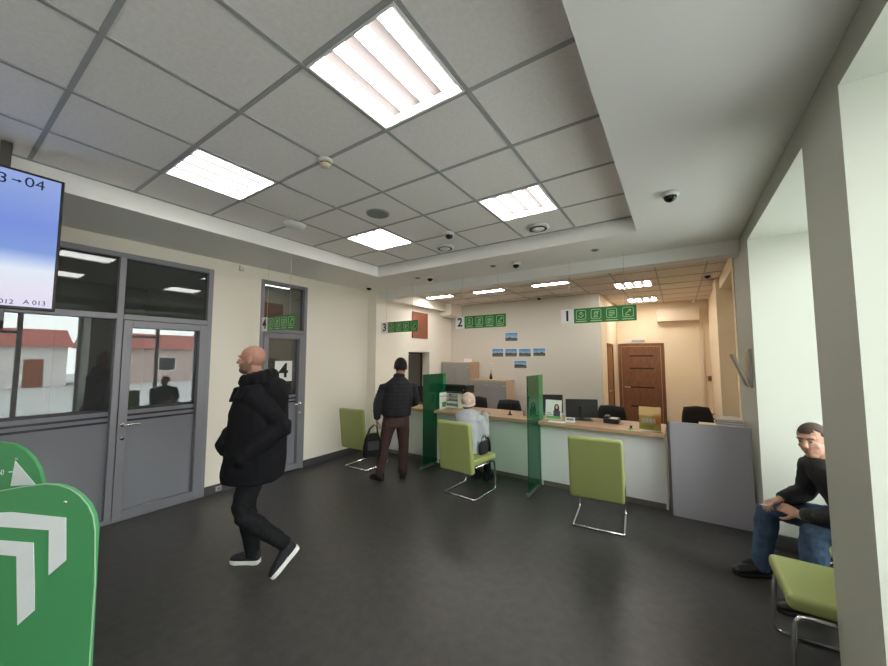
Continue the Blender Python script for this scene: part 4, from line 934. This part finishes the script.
# --- standing man with the bag
N2 = V((-3.325, 3.82, 0)); n2 = V((-.655, .755, 0)).normalized(); s2 = V((.755, .655, 0)).normalized()
K = lambda s, d, z: N2+s2*s+n2*d+V((0, 0, z))
K2 = lambda s, d, z=0: s2*s+n2*d+V((0, 0, z))
m_puf = mat('navy_black_quilted_nylon', (.006, .006, .010), .75, bump=.3, bscale=50)
m_mar = mat('maroon_brown_cloth', (.048, .024, .021), .8, bump=.4, bscale=80, var=.1)
def stander():
    org = K(-.06, .05, 0)
    t = thing('person', 'man in a dark quilted jacket and maroon trousers standing with his back to us', 'person', org)
    f = K2(.10, 1).normalized(); x = f.cross(V((0, 0, 1)))
    shL, shR = K(-.185, .02, 1.295), K(.20, .03, 1.30)
    elL, haL = K(-.285, -.02, 1.06), K(-.285, .01, .84); elR, haR = K(.255, .06, 1.08), K(.20, .34, 1.00)
    hipL, kneeL, ankL = K(-.10, .02, .86), K(-.185, .04, .47), K(-.245, .04, .09)
    hipR, kneeR, ankR = K(.06, .03, .86), K(.09, .12, .47), K(.075, .13, .09)
    b = MB()
    torso(b, [(K(-.02, .02, .78), x*.14, f*.105), (K(-.02, .02, .90), x*.155, f*.11), (K(-.01, .02, 1.05), x*.14, f*.10), (K(.01, .02, 1.22), x*.16, f*.11), (K(.01, .02, 1.33), x*.15, f*.09), (K(.02, .02, 1.40), x*.08, f*.07)])
    limbr(b, [K(.02, .02, 1.36), K(.03, .03, 1.46), K(.035, .04, 1.53)], [.066, .058, .056])
    P, hr, hf, hu = head(b, K(.035, .045, 1.575), K2(.05, 1, -.08), K2(0, 0, 1), 1.16)
    arm(b, shL, elL, haL, .046); arm(b, shR, elR, haR, .046)
    hand(b, haL, K2(.01, .02, -1), K2(1, .1, 0), 1, .75); hand(b, haR, K2(-.3, 1, -.1), K2(0, 0, -1), 1, .4)
    leg(b, hipL, kneeL, ankL, .072); leg(b, hipR, kneeR, ankR, .072)
    limbr(b, [ankL, ankL+f*.08-V((0, 0, .04))], [.036, .03]); limbr(b, [ankR, ankR+f*.08-V((0, 0, .04))], [.036, .03])
    blob(b, 'body', sk1, t, org, .0055, 3)
    eyes(P, hr, hf, hu, t, org, 1.16)
    hair_cap(P, hr, hf, hu, t, org, mat('black_cropped_hair', (.010, .009, .009), .85, bump=.6, bscale=300), 1.16, .055, -.045, 1.03)
    b = MB()
    z0 = .885
    st = [(z0, .20, .15), (.93, .205, .155), (1.05, .21, .155), (1.18, .215, .155), (1.28, .21, .145), (1.335, .195, .13), (1.385, .135, .105), (1.43, .085, .085), (1.475, .075, .078)]
    torso(b, [(K(-.02+.03*(z-z0)/.5, .02, z), x*w_, f*d_) for z, w_, d_ in st])
    arm(b, shL, elL, lerp(elL, haL, .93), .056, .018); arm(b, shR, elR, lerp(elR, haR, .93), .056, .018)
    o = blob(b, 'jacket', m_puf, t, org, .008, 4, .012, .1)
    # quilting lines running round the jacket
    for v in o.data.vertices:
        v.co += v.normal*(.003*abs(math.sin((v.co.z)*PI/.055)) - .001)
    b = MB(); torso(b, [(K(-.02, .02, .74), x*.155, f*.125), (K(-.02, .02, .92), x*.17, f*.125)])
    leg(b, hipL, kneeL, lerp(kneeL, ankL, 1.08), .088, .014); leg(b, hipR, kneeR, lerp(kneeR, ankR, 1.08), .088, .014)
    blob(b, 'trousers', m_mar, t, org, .008, 4, .014, .07)
    m_boot = mat('black_leather_shoe', (.010, .010, .010), .35)
    for a in (ankL, ankR):
        g = V((a.x, a.y, 0)); dv = K2(-.9 if a is ankL else .1, 1).normalized(); shoe(t, g-dv*.075, g+dv*.20, m_boot, m_gap, org, k=1.02, sole_h=.02)
    # bag held in his left hand
    bo = K(-.345, -.02, .34); bt = thing('briefcase', 'black soft briefcase hanging from the standing man\'s hand', 'bag', bo)
    R = K2(1, .35).normalized(); Q = V((0, 0, 1)).cross(R)
    b = MB(); b.loft([((0, 0, .0), R*.125, Q*.05), ((0, 0, .12), R*.13, Q*.055), ((0, 0, .26), R*.105, Q*.05), ((0, 0, .31), R*.085, Q*.03)], 18, .15, 3.2)
    blob(b, 'body', mat('black_bag_leather', (.006, .006, .006), .7, bump=.3, bscale=120, spec=.2), bt, (0, 0, 0), .007, 3, .012, .09)
    for s in (-1, 1):
        b = MB(); b.tube([R*-.07+Q*.025*s+V((0, 0, .29)), R*-.04+Q*.02*s+V((0, 0, .38)), R*.02+Q*.006*s+V((0, 0, .432)), R*.06+Q*.006*s+V((0, 0, .40)), R*.075+Q*.025*s+V((0, 0, .29))], .008, 8); b.out('handle', m_black, bt, smooth=True)
    b = MB(); b.box(-.08, .08, -.06, -.055, .10, .22, frame_mtx((0, 0, 0), R, Q)); b.out('pocket', m_black, bt, bevel=.004)
stander()

# --- seated woman in a knitted hat
m_coat = mat('pale_blue_grey_coat', (.40, .42, .45), .8, bump=.5, bscale=60, var=.08)
def sitter_w():
    org = V((-2.36, 4.06, 0)); t = thing('person', 'seated woman in a beige knitted hat and pale grey coat at the counter', 'person', org)
    f = V((-.12, 1, 0)).normalized(); x = f.cross(V((0, 0, 1)))
    C = lambda a, c_, z: V((-2.335, 4.08, 0))+x*a+f*c_+V((0, 0, z))
    shL, shR = C(-.125, .06, .93), C(.12, .06, .91); elL, haL = C(-.165, .22, .74), C(-.07, .62, ZC+.045); elR, haR = C(.175, .14, .66), C(.03, .58, ZC+.045)
    hipL, kL, aL = C(-.09, 0, .56), C(-.10, .40, .56), C(-.10, .46, .10); hipR, kR, aR = C(.09, 0, .56), C(.10, .40, .56), C(.10, .46, .10)
    b = MB()
    torso(b, [(C(0, -.02, .50), x*.16, f*.12), (C(0, -.01, .64), x*.14, f*.105), (C(-.01, .03, .82), x*.15, f*.11), (C(-.02, .06, .94), x*.13, f*.085), (C(-.02, .07, .98), x*.06, f*.06)])
    limbr(b, [C(-.02, .07, .95), C(-.03, .10, 1.03), C(-.04, .12, 1.07)], [.058, .052, .05])
    P, hr, hf, hu = head(b, C(-.045, .13, 1.105), f+V((-.1, 0, -.15)), V((0, .0, 1)), .94)
    arm(b, shL, elL, haL, .042); arm(b, shR, elR, haR, .042)
    hand(b, haL, haL-elL-V((0, 0, .1)), (0, 0, -1), 1, .25, .92); hand(b, haR, haR-elR-V((0, 0, .15)), (0, 0, -1), -1, .25, .92)
    leg(b, hipL, kL, aL, .072); leg(b, hipR, kR, aR, .072)
    for a in (aL, aR): limbr(b, [a, a+f*.08-V((0, 0, .04))], [.034, .03])
    blob(b, 'body', sk2, t, org, .0055, 3)
    eyes(P, hr, hf, hu, t, org, .94)
    b = MB(); b.ell(P(0, -.014, .030), hr*.094, hf*.112, hu*.100, 24, 15)
    bmesh.ops.bisect_plane(b.bm, geom=b.bm.verts[:]+b.bm.edges[:]+b.bm.faces[:], plane_co=P(0, 0, -.035), plane_no=(hu-hf*.35).normalized(), clear_inner=True); bmesh.ops.holes_fill(b.bm, edges=b.bm.edges)
    hat = blob(b, 'knitted_hat', mat('beige_knit', (.60, .46, .39), .9, bump=1.0, bscale=70, var=.3, vscale=45), t, org, .006, 2, .010, .03)
    b = MB()
    for k in range(28):
        a = 2*PI*k/28; q = P(.092*math.cos(a), -.014+.110*math.sin(a), -.030+.035*math.sin(a)); b.ell(q, hr*.012, hf*.012, hu*.020, 8, 5)
    blob(b, 'hat_brim', MATS['beige_knit'], hat, org, .005, 1)
    b = MB(); b.ell(P(0, -.02, -.065), hr*.068, hf*.075, hu*.06, 16, 9); blob(b, 'hair', mat('brown_hair', (.05, .03, .02), .8), t, org, .006, 2)
    b = MB()
    torso(b, [(C(0, -.02, .49), x*.18, f*.15), (C(0, -.02, .60), x*.175, f*.145), (C(-.005, .02, .78), x*.165, f*.14), (C(-.02, .05, .90), x*.155, f*.125), (C(-.02, .06, .97), x*.115, f*.095), (C(-.02, .07, 1.01), x*.08, f*.08)])
    arm(b, shL, elL, lerp(elL, haL, .92), .058, .018); arm(b, shR, elR, lerp(elR, haR, .92), .058, .018)
    limbr(b, [hipL, lerp(hipL, kL, .6)], [.10, .095]); limbr(b, [hipR, lerp(hipR, kR, .6)], [.10, .095])
    blob(b, 'coat', m_coat, t, org, .008, 4, .016, .1)
    b = MB(); leg(b, lerp(hipL, kL, .3), kL, aL, .082, .010); leg(b, lerp(hipR, kR, .3), kR, aR, .082, .010); blob(b, 'trousers', m_trs, t, org, .008, 4, .01, .08)
    for a in (aL, aR):
        g = V((a.x, a.y, 0)); shoe(t, g-f*.07, g+f*.18, m_sneak, m_gap, org, k=.95)
    bt = thing('handbag', 'black handbag beside the hatted woman on her chair', 'bag', (-2.115, 4.10, .477), 0)
    b = MB(); b.loft([((0, 0, .005), (.028, 0, 0), (0, .10, 0)), ((0, 0, .10), (.032, 0, 0), (0, .105, 0)), ((0, 0, .16), (.018, 0, 0), (0, .085, 0))], 16, .1, 3); blob(b, 'body', m_blackfab, bt, (0, 0, 0), .007, 2)
    b = MB(); b.tube([(0, -.07, .15), (0, -.05, .21), (0, 0, .235), (0, .05, .21), (0, .07, .15)], .006); b.out('strap', m_black, bt)
sitter_w()

# --- seated man in jeans by the window
m_jean = mat('blue_denim', (.045, .080, .145), .85, bump=.6, bscale=140, var=.35, vscale=10)
m_jack = mat('charcoal_jacket_cloth', (.013, .013, .014), .8, bump=.5, bscale=60)
def sitter_m():
    org = V((.95, 3.50, 0)); t = thing('person', 'short haired man in a dark jacket and jeans sitting in the window niche', 'person', org)
    f = V((-1, -.05, 0)).normalized(); x = f.cross(V((0, 0, 1)))       # x = his right (+y)
    G = lambda a, b_, c_: V((a+.025, b_, c_))
    shR, elR, haR = G(.775, 3.69, .93), G(.735, 3.76, .695), G(.56, 3.60, .655)
    shL, elL, haL = G(.845, 3.31, .93), G(.83, 3.27, .685), G(.635, 3.46, .615)
    hipR, kR, aR = G(1.0, 3.60, .555), G(.52, 3.76, .535), G(.455, 3.76, .10); hipL, kL, aL = G(1.0, 3.40, .555), G(.69, 3.40, .555), G(.66, 3.36, .10)
    b = MB()
    torso(b, [(G(1.0, 3.5, .50), x*.165, f*.12), (G(.99, 3.5, .60), x*.155, f*.115), (G(.92, 3.5, .74), x*.15, f*.11), (G(.85, 3.5, .88), x*.17, f*.115), (G(.80, 3.5, .97), x*.13, f*.085), (G(.78, 3.5, 1.0), x*.07, f*.07)])
    limbr(b, [G(.80, 3.5, .96), G(.765, 3.5, 1.04), G(.75, 3.5, 1.09)], [.066, .060, .058])
    P, hr, hf, hu = head(b, G(.735, 3.49, 1.135), V((-.60, -.80, -.10)), V((-.12, -.02, 1)), 1.0)
    arm(b, shR, elR, haR, .047); arm(b, shL, elL, haL, .047)
    hand(b, haR, V((-.10, -.085, -.02)), V((-.1, -.4, -1)), -1, .75); hand(b, haL, V((-.10, .08, .02)), V((.0, .6, -.6)), 1, .6)
    leg(b, hipR, kR, aR, .078); leg(b, hipL, kL, aL, .078)
    for a in (aR, aL): limbr(b, [a, a+f*.08-V((0, 0, .04))], [.036, .03])
    blob(b, 'body', sk2, t, org, .0042, 3)
    eyes(P, hr, hf, hu, t, org)
    hair_cap(P, hr, hf, hu, t, org, mat('brown_cropped_hair', (.075, .054, .042), .9, bump=.6, bscale=300), 1.0, .060, -.06, 1.022)
    b = MB(); b.ell(P(0, .092, -.067), hr*.020, hf*.0045, hu*.0035, 10, 7); o = b.out('lips', mat('lip_skin', (.30, .12, .10), .5), t, smooth=True); o.data.transform(M.Translation(-org))
    b = MB()
    torso(b, [(G(1.0, 3.5, .50), x*.20, f*.155), (G(.98, 3.5, .62), x*.20, f*.155), (G(.91, 3.5, .76), x*.20, f*.15), (G(.85, 3.5, .88), x*.21, f*.145), (G(.80, 3.5, .965), x*.17, f*.115), (G(.778, 3.5, 1.01), x*.09, f*.085)])
    arm(b, shR, elR, lerp(elR, haR, .90), .060, .016); arm(b, shL, elL, lerp(elL, haL, .84), .060, .016)
    blob(b, 'jacket', m_jack, t, org, .008, 4, .014, .08)
    b = MB(); limbr(b, [lerp(elL, haL, .55), lerp(elL, haL, .88)], [.056, .050]); blob(b, 'cuff', mat('grey_knit', (.05, .048, .045), .9, bump=.6, bscale=200), t, org, .006, 2, label='grey knitted left cuff')
    b = MB(); torso(b, [(G(1.02, 3.5, .485), x*.17, f*.13), (G(.99, 3.5, .62), x*.17, f*.13)])
    leg(b, hipR, kR, lerp(kR, aR, 1.10), .092, .014); leg(b, hipL, kL, lerp(kL, aL, 1.10), .092, .014)
    blob(b, 'jeans', m_jean, t, org, .007, 4, .014, .06)
    m_boot = MATS['black_leather_shoe']
    for a, dv in ((aR, V((-1, -.45, 0)).normalized()), (aL, V((-1, -.2, 0)).normalized())):
        g = V((a.x, a.y, 0)); shoe(t, g-dv*.075, g+dv*.20, m_boot, m_gap, org, k=1.02)
    for a in (aR, aL):
        b = MB(); limbr(b, [a+V((0, 0, .05)), a-V((0, 0, .005)), a+f*.05-V((0, 0, .025)), a+f*.10-V((0, 0, .045))], [.043, .045, .042, .036]); blob(b, 'sock', m_blackfab, t, org, .006, 2)
    kt = thing('key_ring', 'small metal keys held by the seated man in jeans', 'keys', G(.49, 3.50, .63))
    b = MB(); b.tube([(.014*math.cos(a), .014*math.sin(a), 0) for a in [i*PI/6 for i in range(13)]], .002, 6); b.out('ring', m_chrome, kt)
    for q in (-.3, .3): MB().box(-.06, -.014, -.006+q*.02, .006+q*.02, -.001, .001).out('key', m_chrome, kt)
sitter_m()
